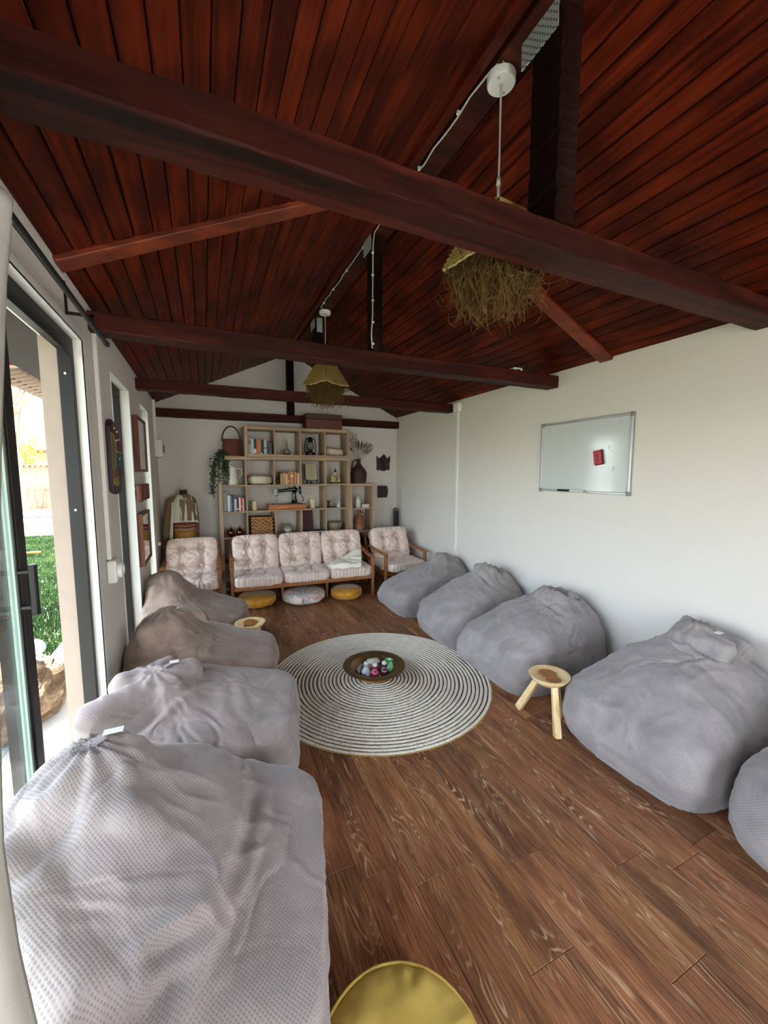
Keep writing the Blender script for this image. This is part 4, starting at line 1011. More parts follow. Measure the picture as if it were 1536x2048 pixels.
# seated figurine
M['gilt'] = plain('worn_gilt', srgb(168, 138, 62), .35, .6, var=.3, bscale=60)
t_ = thing('statue', 'gilt seated statue with pale face and pointed crown in the second row right cube', 'statue', (1.72, 5.46, z2))
MB().lathe([(0, 0), (.085, 0), (.088, .006), (.08, .014), (.07, .022), (0, .022)], n=24, sy=.65).build('pedestal', M['gilt'], t_, auto=50)
b = MB().ball((0, 0, .043), (.07, .042, .022), 18, 10).ball((0, .005, .085), (.042, .03, .05), 16, 10).ball((-.036, -.012, .045), (.04, .026, .02), 12, 8).ball((.036, -.012, .045), (.04, .026, .02), 12, 8)
b.tube([(-.04, 0, .112), (-.056, -.01, .082), (-.04, -.03, .06), (-.005, -.04, .056)], [.014, .012, .01, .008], 8).tube([(.04, 0, .112), (.056, -.01, .085), (.05, -.03, .06), (.03, -.04, .05)], [.014, .012, .01, .008], 8)
b.build('figure_body', plain('pale_stone_robe', srgb(206, 196, 170), .55), t_, True)
MB().ball((0, -.022, .078), (.03, .022, .036), 16, 10).ball((.0, -.03, .05), (.04, .02, .016), 12, 8).build('mantle', M['gilt'], t_, True)
h_ = MB().ball((0, -.004, .152), (.019, .019, .025), 14, 10).tube([(0, 0, .12), (0, 0, .14)], .011, 8).ball((0, -.022, .15), (.004, .004, .006), 6, 5)
h_.ball((-.019, 0, .15), (.004, .004, .009), 6, 5).ball((.019, 0, .15), (.004, .004, .009), 6, 5).build('head', plain('pale_face', srgb(216, 206, 186), .5), t_, True)
MB().lathe([(.021, .163), (.018, .178), (.012, .188), (.008, .198), (.005, .21), (.0, .236)], n=12).build('crown', plain('dark_gilt', srgb(70, 50, 34), .4, .4), t_, True)
# green flask, lantern
M['greenglass'] = glassware('smoky_green_glass', srgb(206, 210, 190))
t_ = thing('glass_flask', 'long necked smoky glass flask in the second cube of the top row', 'flask', (1.05, 5.50, z1))
MB().lathe([(0, 0), (.03, 0), (.046, .015), (.05, .035), (.04, .06), (.022, .085), (.013, .105), (.011, .19), (.014, .2), (.011, .2), (.008, .19), (.009, .105), (.018, .085), (.036, .06), (.046, .035), (.04, .012), (0, .006)], n=28).build('flask_body', M['greenglass'], t_, auto=70)
M['lantern'] = plain('dark_lantern_metal', srgb(46, 34, 38), .35, .7, var=.2)
t_ = thing('hurricane_lantern', 'dark metal hurricane lantern in the third cube of the top row', 'lantern', (1.372, 5.49, z1))
MB().lathe([(0, 0), (.065, 0), (.068, .006), (.066, .035), (.05, .045), (.03, .055), (.034, .07), (.036, .075), (0, .075)], n=28).build('fuel_tank', M['lantern'], t_, auto=50)
MB().lathe([(.034, .075), (.05, .105), (.053, .13), (.045, .165), (.034, .185), (.031, .183), (.042, .163), (.05, .13), (.047, .106), (.031, .077)], n=28, closed=True).build('glass_chimney', glassware('lantern_glass', srgb(210, 216, 216)), t_, True)
MB().lathe([(.034, .182), (.04, .19), (.036, .205), (.03, .215), (.044, .222), (.04, .235), (.02, .25), (.0, .254)], n=24).build('cap', M['lantern'], t_, auto=50)
for s in (-1, 1): MB().tube([(s * .055, 0, .02), (s * .074, 0, .045), (s * .076, 0, .12), (s * .07, 0, .2), (s * .05, 0, .226), (s * .03, 0, .228)], .0062, 8).build('side_tube', M['lantern'], t_, True)
MB().tube([(.07 * math.cos(a), -.01 + .02 * math.sin(a), .205 + .085 * math.sin(a)) for a in [math.pi * k / 16 for k in range(17)]], .0022, 6).build('wire_handle', M['lantern'], t_, True)
w_ = MB()
for z in (.105, .145): w_.tube([(.057 * math.cos(6.283 * k / 24), .057 * math.sin(6.283 * k / 24), z) for k in range(24)], .0016, 5, closed=True)
w_.build('wire_guard', M['lantern'], t_)

# --- third row
M['candle'] = plain('cream_wax', srgb(214, 200, 158), .5, var=.06)
for x, lab in ((.60, 'cream pillar candle left of the sewing machine'), (1.385, 'cream pillar candle right of the sewing machine')):
    t_ = thing('candle', lab, 'candle', (x, 5.46, z3), 0, 'pillar candles')
    MB().lathe([(0, 0), (.036, 0), (.037, .004), (.037, .118), (.034, .124), (.0, .12)], n=24).build('wax', M['candle'], t_, auto=50)
    MB().tube([(0, 0, .118), (.001, 0, .132)], .0016, 6).build('wick', M['black'], t_)
M['machine'] = plain('black_japanned_iron', srgb(16, 16, 20), .18, spec=.7, var=.1)
M['honey'] = wood('honey_wood', srgb(124, 62, 24), srgb(176, 98, 42), srgb(196, 124, 62), 'X', 10, 9, .4, .1, .1)
t_ = thing('sewing_machine', 'black antique sewing machine on a honey coloured wooden base in the third row', 'sewing machine', (1.03, 5.47, z3))
MB().box(-.255, .255, -.07, .1, 0, .07).box(-.262, .262, -.077, .107, 0, .012).build('wooden_base', M['honey'], t_, bevel=.006)
MB().box(-.19, .19, -.055, .06, .07, .082).build('bed_plate', M['machine'], t_, bevel=.004)
a_ = MB().tube([(-.135, 0, .245), (-.06, 0, .25), (.03, 0, .262), (.1, 0, .27), (.135, 0, .262)], [.022, .021, .023, .028, .03], 14)
a_.tube([(.1, 0, .262), (.098, 0, .2), (.1, 0, .14), (.104, 0, .085)], [.03, .027, .032, .044], 14)
a_.build('arm', M['machine'], t_, True)
MB().box(-.158, -.122, -.018, .018, .185, .285).build('head_plate', M['machine'], t_, bevel=.006)
MB().box(-.162, -.158, -.012, .012, .19, .278).build('face_plate', M['chrome'], t_)
MB().tube([(-.14, 0, .185), (-.14, 0, .10)], .005, 8).box(-.15, -.13, -.014, .006, .092, .097).tube([(-.14, 0, .3), (-.14, 0, .27)], .006, 8).tube([(-.16, 0, .24), (-.2, 0, .236)], .005, 6).tube([(-.16, 0, .215), (-.185, 0, .215)], .006, 6).build('needle_bar', M['chrome'], t_, True)
MB().lathe([(.0, -.012), (.03, -.012), (.052, -.01), (.056, 0), (.052, .01), (.03, .012), (0, .012)], (.176, 0, .255), 26, Matrix.Rotation(math.pi / 2, 4, 'Y')).build('hand_wheel', M['machine'], t_, auto=50)
MB().box(.135, .165, -.02, .02, .235, .285).box(.19, .2, -.012, .012, .18, .245).tube([(.196, 0, .19), (.23, 0, .135), (.215, -.01, .11)], .006, 8).tube([(.215, -.035, .11), (.215, .012, .11)], .009, 8).build('crank_handle', M['machine'], t_, bevel=.004)
MB().tube([(.03, 0, .285), (.03, 0, .315)], .004, 6).tube([(.11, 0, .29), (.11, 0, .318)], .009, 10).build('spool_pins', M['machine'], t_, True)
t_ = thing('figurine', 'small dark wooden figurine with square top left of the hourglass', 'figurine', (1.605, 5.44, z3))
MB().box(-.03, .03, -.025, .025, 0, .012).lathe([(.012, .012), (.02, .03), (.012, .05), (.014, .07), (.026, .082)], n=12).box(-.028, .028, -.022, .022, .082, .098).build('figure_body', M['darkwood'], t_)
t_ = thing('hourglass', 'small clear hourglass in the third row right cube', 'hourglass', (1.765, 5.45, z3))
MB().lathe([(0, 0), (.03, 0), (.034, .012), (.03, .03), (.006, .06), (.022, .085), (.025, .1), (.02, .112), (0, .113)], n=20).build('glass_bulbs', M['clear'], t_, True)
MB().lathe([(0, -.0), (.036, -.0), (.036, .005), (0, .005)], n=20).lathe([(0, .113), (.03, .113), (.03, .118), (0, .118)], n=20).build('end_caps', M['chrome'], t_, auto=40)
t_ = thing('glass_jar', 'glass storage jar with white filling in the right hand tower', 'jar', (2.065, 5.46, 1.041))
MB().lathe([(0, 0), (.038, 0), (.042, .006), (.042, .11), (.036, .13), (.036, .14), (0, .14)], n=24).build('jar_body', plain('milky_jar', srgb(206, 206, 198), .12, spec=.8, var=.1), t_, auto=50)
MB().lathe([(0, .141), (.04, .141), (.042, .15), (.04, .165), (.03, .17), (0, .17)], n=24).build('lid', M['clear'], t_, auto=50)
MB().tube([(.041 * math.cos(6.283 * k / 20), .041 * math.sin(6.283 * k / 20), .137) for k in range(20)], .003, 5, closed=True).build('clip_wire', M['chrome'], t_, True)
t_ = thing('small_box', 'low white box with dark top beside the glass jar', 'box', (2.175, 5.45, 1.041))
MB().box(-.06, .05, -.03, .04, 0, .05).build('box_body', plain('white_card', srgb(206, 202, 194), .7), t_, bevel=.003)
MB().box(-.02, .0, -.012, .01, .05, .056).box(.052, .07, -.03, .02, 0, .046).build('loose_lid', plain('tan_card', srgb(160, 140, 110), .8), t_)

# --- fourth row
M['copper'] = plain('polished_copper', srgb(140, 78, 52), .12, .95, var=.08)
for x, lab in ((.298, 'left one of the two shiny copper onion ornaments'), (.405, 'right one of the two shiny copper onion ornaments')):
    t_ = thing('copper_ornament', lab, 'ornament', (x, 5.45, z4), 0, 'copper ornaments on the low shelf')
    MB().lathe([(0, 0), (.02, 0), (.04, .015), (.048, .045), (.043, .072), (.026, .095), (.01, .108), (.004, .125), (0, .14)], n=28).build('bulb', M['copper'], t_, True)
    MB().tube([(.007 * math.cos(6.283 * k / 14), 0, .142 + .007 * math.sin(6.283 * k / 14)) for k in range(14)], .0015, 5, closed=True).build('hanging_loop', M['copper'], t_, True)
t_ = thing('wicker_box', 'square woven hyacinth basket in the fourth row left of the white ball', 'basket', (.682, 5.52, z4))
bw = plain('hyacinth_straw', srgb(176, 128, 76), .65, var=.3, bscale=50)
sh = MB(); hw, hd_, hh = .135, .12, .235
MB().box(-hw + .012, hw - .012, -hd_ + .012, hd_ - .012, .004, hh - .01).build('liner', plain('dark_basket_core', srgb(46, 26, 14), .9), t_)
seg = MB().ball((0, 0, 0), (.0212, .010, .0120), 8, 6).mesh('woven_strand', bw, True)
def strand(x, y, z, rz, ry):
    q = bpy.data.objects.new('woven_strand', seg); C.objects.link(q); q.parent = t_; q.location = (x, y, z); q.rotation_euler = (0, ry, rz)
for r_ in range(10):
    z = .014 + r_ * .0232
    for k in range(7):
        x = -hw + .02 + k * .0385 + (.019 if r_ % 2 else 0) - .004
        if x < hw + .005: strand(x, -hd_ + .006, z, 0, .5 if k % 2 else -.5)
    for k in range(6):
        y = -hd_ + .03 + k * .0385 + (.019 if r_ % 2 else 0)
        if y < hd_: strand(hw - .006, y, z, math.pi / 2, .5 if k % 2 else -.5); 
        if y < hd_: strand(-hw + .006, y, z, math.pi / 2, .5 if k % 2 else -.5)
MB().tube([(-hw, -hd_, hh), (hw, -hd_, hh), (hw, hd_, hh), (-hw, hd_, hh)], .009, 8, closed=True).build('basket_rim', bw, t_, True)
t_ = thing('glazed_ball', 'half grey half white ball ornament in the middle of the fourth row', 'ornament', (1.035, 5.47, z4))
MB().lathe([(0, 0), (.03, .003)] + [(.066 * math.cos(a), .066 + .066 * math.sin(a)) for a in [(-1.1 + 1.12 * k / 9) for k in range(10)]], n=28).build('white_half', plain('white_glaze', srgb(212, 208, 190), .35, var=.06), t_, True)
MB().lathe([(.0665 * math.cos(a), .066 + .0665 * math.sin(a)) for a in [.02 + 1.55 * k / 9 for k in range(10)]], n=28).build('grey_half', plain('mottled_grey', srgb(138, 138, 122), .5, var=.3), t_, True)
t_ = thing('photo_album', 'dark red album leaning upright in the fourth row', 'album', (1.31, 5.47, z4))
al = plain('dark_red_velvet', srgb(70, 20, 26), .6, bump=.5, bscale=50, var=.25)
MB().bar((0, 0, .001), (0, .055, .30), .17, .012, up=(0, 1, -.18)).build('front_cover', al, t_, bevel=.004)
MB().bar((.0, .016, .002), (.0, .07, .296), .162, .014, up=(0, 1, -.18)).build('pages', paper, t_)
MB().bar((0, .03, .002), (0, .086, .298), .17, .008, up=(0, 1, -.18)).build('back_cover', al, t_)
t_ = thing('notebook', 'white notebook with dark cover lying flat before the red album', 'notebook', (1.44, 5.43, z4), R_(-8))
MB().box(-.105, .105, -.05, .07, 0, .014).build('pages', plain('white_paper', srgb(226, 222, 224), .8), t_)
MB().box(-.107, .107, -.052, .072, .014, .019).build('front_cover', plain('dark_cover', srgb(48, 40, 48), .5), t_)
t_ = thing('wooden_bowl', 'grey brown bowl in the fourth row right cube', 'bowl', (1.712, 5.51, z4))
MB().lathe([(0, 0), (.075, 0), (.09, .01), (.118, .07), (.128, .115), (.124, .118), (.115, .105), (.10, .06), (.06, .02), (0, .016)], n=36).build('bowl_body', plain('grey_stoneware', srgb(160, 144, 120), .6, bump=.3, var=.15), t_, auto=60)
MB().tube([(.1285 * math.cos(6.283 * k / 36), .1285 * math.sin(6.283 * k / 36), .108) for k in range(36)], .003, 6, closed=True).build('rim_band', plain('dark_stoneware', srgb(120, 104, 84), .6), t_, True)
t_ = thing('clay_jug', 'reddish clay jug with handle and narrow neck in the right hand tower', 'jug', (2.088, 5.47, .704))
def clay():
    t = NT('two_tone_clay'); g = t.sep(t.tc()); n = t.noise(t.tc(), 20, 4)
    t.col(t.mix(t.ramp(t.m('MULTIPLY_ADD', n, .05, g[2]), [(.085, 0), (.115, 1)]), srgb(172, 138, 104), t.mix(n, srgb(112, 58, 38), srgb(152, 88, 60)))).set(Roughness=.5); return t.mat
MB().lathe([(0, 0), (.048, 0), (.055, .01), (.075, .07), (.082, .12), (.07, .175), (.04, .215), (.026, .235), (.022, .27), (.03, .285), (.031, .295), (.022, .295), (.016, .27), (0, .26)], n=32).build('jug_body', clay(), t_, auto=60)
MB().tube([(.022, 0, .262), (.055, 0, .268), (.074, 0, .24), (.066, 0, .19)], .009, 8).build('jug_handle', M['redclay'] if 'redclay' in M else plain('red_clay', srgb(110, 58, 40), .5), t_, True)
t_ = thing('wicker_case', 'brown wicker case with dark lid in the bottom of the right hand tower', 'basket', (2.11, 5.50, .361))
MB().box(-.13, .13, -.1, .12, 0, .17).build('case_body', M['wicker'], t_, bevel=.01)
MB().box(-.135, .135, -.105, .125, .172, .2).build('case_lid', M['darkwood'], t_, bevel=.008)
MB().box(-.05, .0, -.108, -.1, .1, .15).build('clasp', M['black'], t_)
for x in (-.09, .09): MB().box(x - .01, x + .01, -.104, -.1, 0, .17).build('strap', plain('case_strap', srgb(150, 110, 70), .6), t_)

# wicker demijohn with dried grasses
M['wickerdark'] = weave('dark_wicker', (50, 26, 19), (78, 43, 29), 10, 430)
dj = thing('wicker_demijohn', 'dark wicker covered bottle with handle on the narrow tower, holding dried grass', 'bottle', (2.095, 5.50, 1.399))
pr = [(0, 0), (.098, 0)]
for k in range(26):
    z = .012 + k * .0112
    r = .104 + .014 * math.sin(z / .19 * 1.6) if z < .15 else .118 - .088 * min(1, (z - .15) / .13) ** 1.25
    pr += [(r + .003, z), (r, z + .0056)]
pr += [(.03, .30), (.029, .345), (.034, .352), (.034, .36), (.02, .36), (.0, .33)]
MB().lathe(pr, n=36).build('bottle_body', M['wickerdark'], dj, True)
MB().tube([(-.028, 0, .335), (-.07, 0, .34), (-.098, 0, .31), (-.108, 0, .25), (-.102, 0, .19)], .010, 8).build('bottle_handle', M['wickerdark'], dj, True)
dg = thing('dried_grass', 'bunch of dried grass plumes standing in the wicker bottle', 'dried flowers', (2.095, 5.50, 1.70))
rs = np.random.RandomState(9)
tan = plain('dried_plume', srgb(136, 116, 92), .9, var=.2); brn = plain('dried_brown', srgb(72, 54, 42), .9, var=.2)
for k, (dx, dy, ln, kind) in enumerate(((-.14, 0, .36, 0), (-.09, .03, .42, 0), (-.05, -.03, .40, 0), (-.17, .02, .27, 1), (.06, .0, .33, 1), (.01, .02, .34, 1), (-.03, .03, .33, 0), (.17, -.02, .25, 2), (.21, .02, .2, 2), (.13, .03, .28, 2), (.19, .0, .26, 2))):
    tip = Vector((dx, dy, ln)); s_ = MB(); pts = [Vector((0, 0, 0)).lerp(tip, i / 6) + Vector((0, 0, .02 * math.sin(i / 6 * 3.1))) for i in range(7)]
    s_.tube(pts, .0018, 5)
    a = pts[3]; 
    if kind == 1: s_.tube([pts[3], pts[4], pts[5], pts[6]], [.004, .011, .010, .003], 8)
    else:
        for q in range(46):
            t_ = rs.uniform(.45, 1.02); p = Vector((0, 0, 0)).lerp(tip, t_) + Vector((0, 0, .02 * math.sin(t_ * 3.1)))
            d = (tip.normalized() + Vector((rs.normal(), rs.normal(), rs.normal() - .2)) * (.45 if kind == 0 else .6)).normalized() * (.035 if kind == 0 else .055)
            s_.tube([p, p + d * .5, p + d + Vector((0, 0, -.006))], [.0016, .0022, .0006], 4)
    s_.build('grass_plume' if kind != 1 else 'seed_head', tan if kind != 1 else brn, dg)

# --- carved pieces on the end wall
def carved(name, label, poly, c, th, extra):
    t = thing(name, label, 'wall carving', (c[0], YB, c[1]))
    Mx = Matrix(((1, 0, 0, 0), (0, 0, -1, -.002), (0, 1, 0, 0), (0, 0, 0, 1)))
    MB().prism(poly, Mx, th).build('panel', M['darkwood'], t, bevel=.005)
    extra(t)
    MB().tube([(-.0, -.006, .02 + max(p[1] for p in poly)), (0, -.006, max(p[1] for p in poly) - .02)], .004, 6).build('hanging_nail', M['chrome'], t)
M['mask'] = plain('dark_red_brown_carving', srgb(46, 20, 18), .45, bump=.4, var=.25)
def mk(t):
    b = MB().ball((-.045, -.03, .01), (.022, .012, .014), 10, 6).ball((.045, -.03, .01), (.022, .012, .014), 10, 6).ball((0, -.034, -.02), (.018, .016, .035), 10, 6).ball((0, -.03, -.07), (.04, .01, .012), 10, 6).ball((0, -.03, .075), (.03, .012, .03), 10, 6)
    b.tube([(-.08, -.03, .03), (-.045, -.034, .045), (-.01, -.034, .03)], .006, 6).tube([(.08, -.03, .03), (.045, -.034, .045), (.01, -.034, .03)], .006, 6); b.build('relief', M['mask'], t, True)
carved('carved_mask', 'dark carved crown shaped mask hanging on the end wall, above the square one', [(-.115, -.085), (-.095, -.115), (-.06, -.1), (-.02, -.12), (.03, -.118), (.06, -.095), (.1, -.11), (.112, -.06), (.105, 0), (.12, .04), (.118, .12), (.07, .07), (.05, .1), (.015, .145), (-.03, .105), (-.06, .08), (-.085, .085), (-.112, .115), (-.112, .03), (-.105, -.03)], (2.575, 1.70), .028, mk)
def mk2(t):
    b = MB()
    for i in range(3):
        for j in range(3): b.ball((-.055 + .05 * i + .01 * (j % 2), -.024, -.055 + .05 * j), (.022, .01, .02), 8, 6)
    b.build('relief', M['mask'], t, True)
carved('carved_plaque', 'dark carved square plaque with ragged right side on the end wall, below the mask', [(-.085, -.095), (.075, -.095), (.085, -.06), (.088, -.03), (.098, .0), (.09, .04), (.085, .07), (.07, .095), (-.085, .095)], (2.565, 1.258), .022, mk2)
t_ = thing('storage_tube', 'tall slim black case with brown cap standing in the right rear corner', 'case', (2.735, 5.55, .30))
MB().box(-.034, .034, -.03, .03, 0, .66).build('case_body', plain('black_case', srgb(20, 20, 26), .4, var=.2), t_, bevel=.008)
MB().box(-.036, .036, -.032, .032, .66, .685).prism([(-.036, .685), (.036, .685), (.01, .71), (-.012, .71)], Matrix(((1, 0, 0, 0), (0, 0, -1, .02), (0, 1, 0, 0), (0, 0, 0, 1))), .04).build('cap', plain('brown_cap', srgb(104, 84, 78), .6), t_)
MB().box(-.035, -.005, -.0315, -.03, .16, .40).build('pale_marking', plain('silver_print', srgb(140, 140, 150), .5), t_)
MB().box(-.05, .05, -.05, .05, -.30, 0).build('stand', M['darkwood'], t_, bevel=.006)

# ================================================================== DRESS FORM, LEFT WALL, WHITEBOARD
def blouse_mat():
    t = NT('embroidered_blouse'); g = t.sep(t.tc())
    st = t.noise(t.vm('MULTIPLY', t.tc(), (38, 38, 3)), 1, 2); n = t.noise(t.tc(), 60, 3)
    br = t.mix(n, srgb(92, 70, 52), srgb(150, 128, 104))
    c = t.mix(t.ramp(st, [(.56, 0), (.62, .9)]), br, srgb(222, 216, 202))
    left = t.ramp(t.m('MULTIPLY_ADD', st, .01, g[0]), [(-.0, 0), (.0, 0)]) if False else t.m('GREATER_THAN', g[0], -.045)
    c = t.mix(left, srgb(218, 214, 200), c)
    hem = t.m('LESS_THAN', g[2], .965)
    t.col(t.mix(hem, c, srgb(224, 218, 206))).set(Roughness=.9, Specular_IOR_Level=.1); return t.mat
M['blouse'] = blouse_mat()
dfm = thing('dress_form', 'dress form in an embroidered blouse standing behind the left armchair', 'mannequin', (-.235, 5.47, 0))
MB().lathe([(.045, 1.285), (.06, 1.27), (.045, 1.30), (.040, 1.345), (.036, 1.35), (.0, 1.345)], n=24, sy=.8).build('neck_cap', plain('black_neck', srgb(36, 36, 42), .8), dfm, auto=50)
MB().lathe([(.0405, 1.345), (.043, 1.352), (.036, 1.356), (.03, 1.35)], n=24, sy=.8).build('neck_rim', plain('pale_rim', srgb(206, 202, 190), .6), dfm)
n, m = 60, 18; V = []; 
for i in range(m):
    s = i / (m - 1); z = 1.288 - s * .345
    a = .058 + .085 * min(1, s * 2.6) ** .7 + .012 * s; b = .048 + .042 * min(1, s * 2.6) ** .7
    for k in range(n):
        th = 2 * math.pi * k / n; w_ = 1 + .05 * s * math.sin(th * 14)
        V.append((a * w_ * math.cos(th), b * w_ * math.sin(th), z - .012 * s * math.cos(th * 2)))
MB().add(V, [(i * n + k, (i + 1) * n + k, (i + 1) * n + (k + 1) % n, i * n + (k + 1) % n)[::1] for i in range(m - 1) for k in range(n)]).build('blouse_body', M['blouse'], dfm, True)
MB().tube([(-.085, -.0, 1.25), (-.14, -.01, 1.21), (-.172, -.015, 1.08), (-.19, -.02, .95), (-.205, -.02, .80), (-.21, -.02, .70)], [.03, .036, .038, .04, .044, .046], 12).build('sleeve', plain('brown_embroidery', srgb(126, 104, 80), .9, var=.4, bscale=120), dfm, True)
MB().tube([(-.12, -.05, 1.2), (-.135, -.055, 1.0), (-.15, -.055, .82), (-.155, -.055, .70)], [.012, .016, .02, .022], 8).build('sleeve_lining', plain('white_linen', srgb(222, 218, 204), .9), dfm, True)
MB().tube([(.085, -.0, 1.25), (.115, 0, 1.2), (.14, .0, 1.05), (.147, 0, .9), (.147, 0, .70)], [.026, .028, .022, .018, .016], 10).build('sleeve', plain('brown_sleeve', srgb(112, 84, 58), .9, var=.3), dfm, True)
MB().lathe([(.115, .80), (.12, .85), (.12, .90), (.118, .945)], n=30, sy=.68).build('torso', plain('form_cloth', srgb(150, 120, 96), .9), dfm, True)
for z, c in ((.925, (116, 44, 40)), (.905, (170, 120, 90)), (.882, (128, 66, 44)), (.862, (176, 150, 120))):
    MB().tube([(.122 * math.cos(6.283 * k / 30), .085 * math.sin(6.283 * k / 30), z + .004 * math.sin(k)) for k in range(30)], .0115, 8, closed=True).build('sash', plain('sash_%d' % int(z * 1000), srgb(*c), .85, var=.2), dfm, True)
gold = plain('gold_brocade', srgb(176, 128, 54), .55, .1, bump=.6, bscale=45, var=.55)
MB().lathe([(.118, .845), (.125, .80), (.132, .70), (.14, .60), (.14, .52), (0, .52)], n=30, sy=.72).build('brocade_skirt', gold, dfm, True)
MB().tube([(0, 0, .53), (0, 0, .04)], .016, 10).lathe([(0, 0), (.14, 0), (.14, .02), (.03, .045), (0, .045)], n=24).build('stand', M['black'], dfm, auto=50)

MW = Matrix(((0, 0, 1, XL + .003), (1, 0, 0, 0), (0, 1, 0, 0), (0, 0, 0, 1)))       # drawing plane on the left wall: (y, z) -> world, thickness into the room
fm = thing('face_mask', 'painted wooden half face mask hanging between the sliding door and first window', 'wall mask', (0, 2.79, 1.42))
MA = Matrix(((0, 0, 1, XL + .004), (1, 0, 0, 0), (0, 1, 0, 0), (0, 0, 0, 1)))
ol = [(0, .02), (.0, .40), (.02, .43), (.06, .45), (.14, .44), (.24, .38), (.30, .30), (.312, .24), (.285, .19), (.29, .16), (.325, .115), (.27, .10), (.26, .088), (.30, .07), (.25, .055), (.285, .035), (.22, .01), (.1, .0)]
MB().prism(ol, MA, .022).build('carved_face', plain('dark_plum_paint', srgb(52, 36, 46), .5), fm, bevel=.003)
def patch(nm, poly, c, z=.022, t_=.004): MB().prism(poly, MA @ Matrix.Translation((0, 0, z)), t_).build(nm, plain('paint_' + nm + str(c[0]), srgb(*c), .5, var=.2), fm)
patch('painted_crown', [(.02, .40), (.05, .44), (.14, .43), (.235, .37), (.29, .30), (.30, .265), (.2, .262), (.12, .27), (.10, .33), (.05, .36)], (84, 30, 36))
patch('painted_cheek', [(.005, .15), (.005, .37), (.05, .352), (.09, .32), (.10, .26), (.07, .21), (.04, .16)], (98, 92, 60))
patch('painted_brow', [(.06, .16), (.075, .21), (.11, .255), (.2, .252), (.3, .255), (.303, .24), (.275, .19), (.275, .165), (.2, .17), (.15, .15)], (44, 82, 96))
patch('painted_square', [(.015, .14), (.13, .15), (.13, .115), (.015, .105)], (136, 60, 44))
patch('painted_square', [(.015, .10), (.15, .11), (.16, .06), (.09, .05), (.015, .06)], (150, 134, 60))
MB().tube([MA @ Vector((y, z, .026)) for y, z in ((.01, .365), (.05, .358), (.10, .325), (.105, .27), (.075, .215), (.055, .16), (.01, .145))], .0028, 5).tube([MA @ Vector((y, z, .026)) for y, z in ((.105, .268), (.16, .258), (.3, .26))], .0028, 5).build('gold_outline', plain('gold_line', srgb(176, 150, 84), .4), fm)
for q in ((.09, .40), (.17, .385), (.22, .34), (.14, .33), (.2, .22)): 
    MB().ball(MA @ Vector((q[0], q[1], .026)), .006, 8, 6).build('painted_dot', M['whiteplastic'], fm, True)
for q in fm.children: q.location = -Vector((0, 0, 0))
fm.location = (0, 2.79, 1.42)
for q in fm.children: q.data.name = q.name
mir = NT('mirror_glass'); mir.col((.86, .88, .88, 1)).set(Metallic=1, Roughness=.02)
M['redframe'] = wood('red_brown_frame', srgb(70, 34, 20), srgb(106, 56, 34), srgb(124, 70, 46), 'Z', 10, 8, .45, .1, .1)
def frame(name, lab, cat, y0, y1, z0, z1, glass, fw=.022, dp=.042, off=0.0):
    t = thing(name, lab, cat, (XL, (y0 + y1) / 2, z0)); w = (y1 - y0) / 2; h = z1 - z0
    for a in ((-w, -w + fw, 0, h), (w - fw, w, 0, h), (-w + fw, w - fw, 0, fw), (-w + fw, w - fw, h - fw, h)):
        MB().box(.002, dp, *a).build('frame_bar', M['redframe'], t, bevel=.003)
    MB().box(.004, dp * .8, -w + fw, w - fw, fw, h - fw).build('mirror_pane' if glass else 'picture', mir.mat if glass else plain('pale_print', srgb(196, 194, 184), .4), t)
    return t
frame('wall_mirror', 'upper wood framed mirror between the two narrow windows', 'mirror', 3.80, 4.30, 1.56, 2.02, True)
frame('wall_mirror', 'lower wood framed mirror between the two narrow windows', 'mirror', 3.74, 4.24, .775, 1.215, True)
t_ = thing('wooden_rack', 'small slatted wooden rack between the upper and lower wall mirrors', 'rack', (XL, 3.99, 1.315))
for y in (-.22, .0, .2): MB().box(.012, .05, y - .05, y + .05, 0, .14).build('slat', M['redframe'], t_, bevel=.008)
for z in (.03, .11): MB().box(.001, .014, -.27, .25, z - .012, z + .012).build('rail', M['redframe'], t_, bevel=.002)

wb = thing('whiteboard', 'magnetic whiteboard with aluminium frame hanging on the right wall', 'whiteboard', (XR, 2.283, 1.395))
MB().box(-.014, -.002, -.415, .415, .005, .575).build('writing_surface', plain('whiteboard_enamel', srgb(196, 202, 200), .12, spec=.6, var=.02), wb)
for a in ((-.42, .42, -.006, .012), (-.42, .42, .568, .586), (-.424, -.406, 0, .58), (.406, .424, 0, .58)):
    MB().box(-.022, -.001, *a).build('frame_bar', M['chrome'], wb, bevel=.003)
for y in (-.41, .41):
    for z in (.005, .575): MB().box(-.024, -.0005, y - .017, y + .017, z - .017, z + .017).build('corner_cap', plain('grey_corner', srgb(128, 128, 126), .5), wb, bevel=.006)
MB().box(-.05, -.022, -.09, .24, -.006, .0).build('pen_ledge', M['chrome'], wb)
ink = plain('faded_ink', srgb(92, 96, 104), .6)
k_ = MB().bar((-.0145, -.245, .365), (-.0145, -.240, .335), .003, .001, up=(1, 0, 0)).bar((-.0145, -.255, .325), (-.0145, -.262, .322), .004, .001, up=(1, 0, 0)).bar((-.0145, -.285, .21), (-.0145, -.285, .175), .002, .001, up=(1, 0, 0)).bar((-.0145, -.27, .192), (-.0145, -.305, .192), .002, .001, up=(1, 0, 0)).bar((-.0145, -.275, .175), (-.0145, -.283, .168), .003, .001, up=(1, 0, 0))
k_.build('pen_marks', ink, wb)
t_ = thing('board_eraser', 'red board eraser stuck to the whiteboard', 'eraser', (XR - .0145, 2.118, 1.67))
t_.rotation_euler = (R_(-9), 0, 0)
MB().box(-.03, -.0005, -.032, .032, -.055, .055).build('eraser_body', plain('red_plastic', srgb(168, 30, 52), .4), t_, bevel=.006)
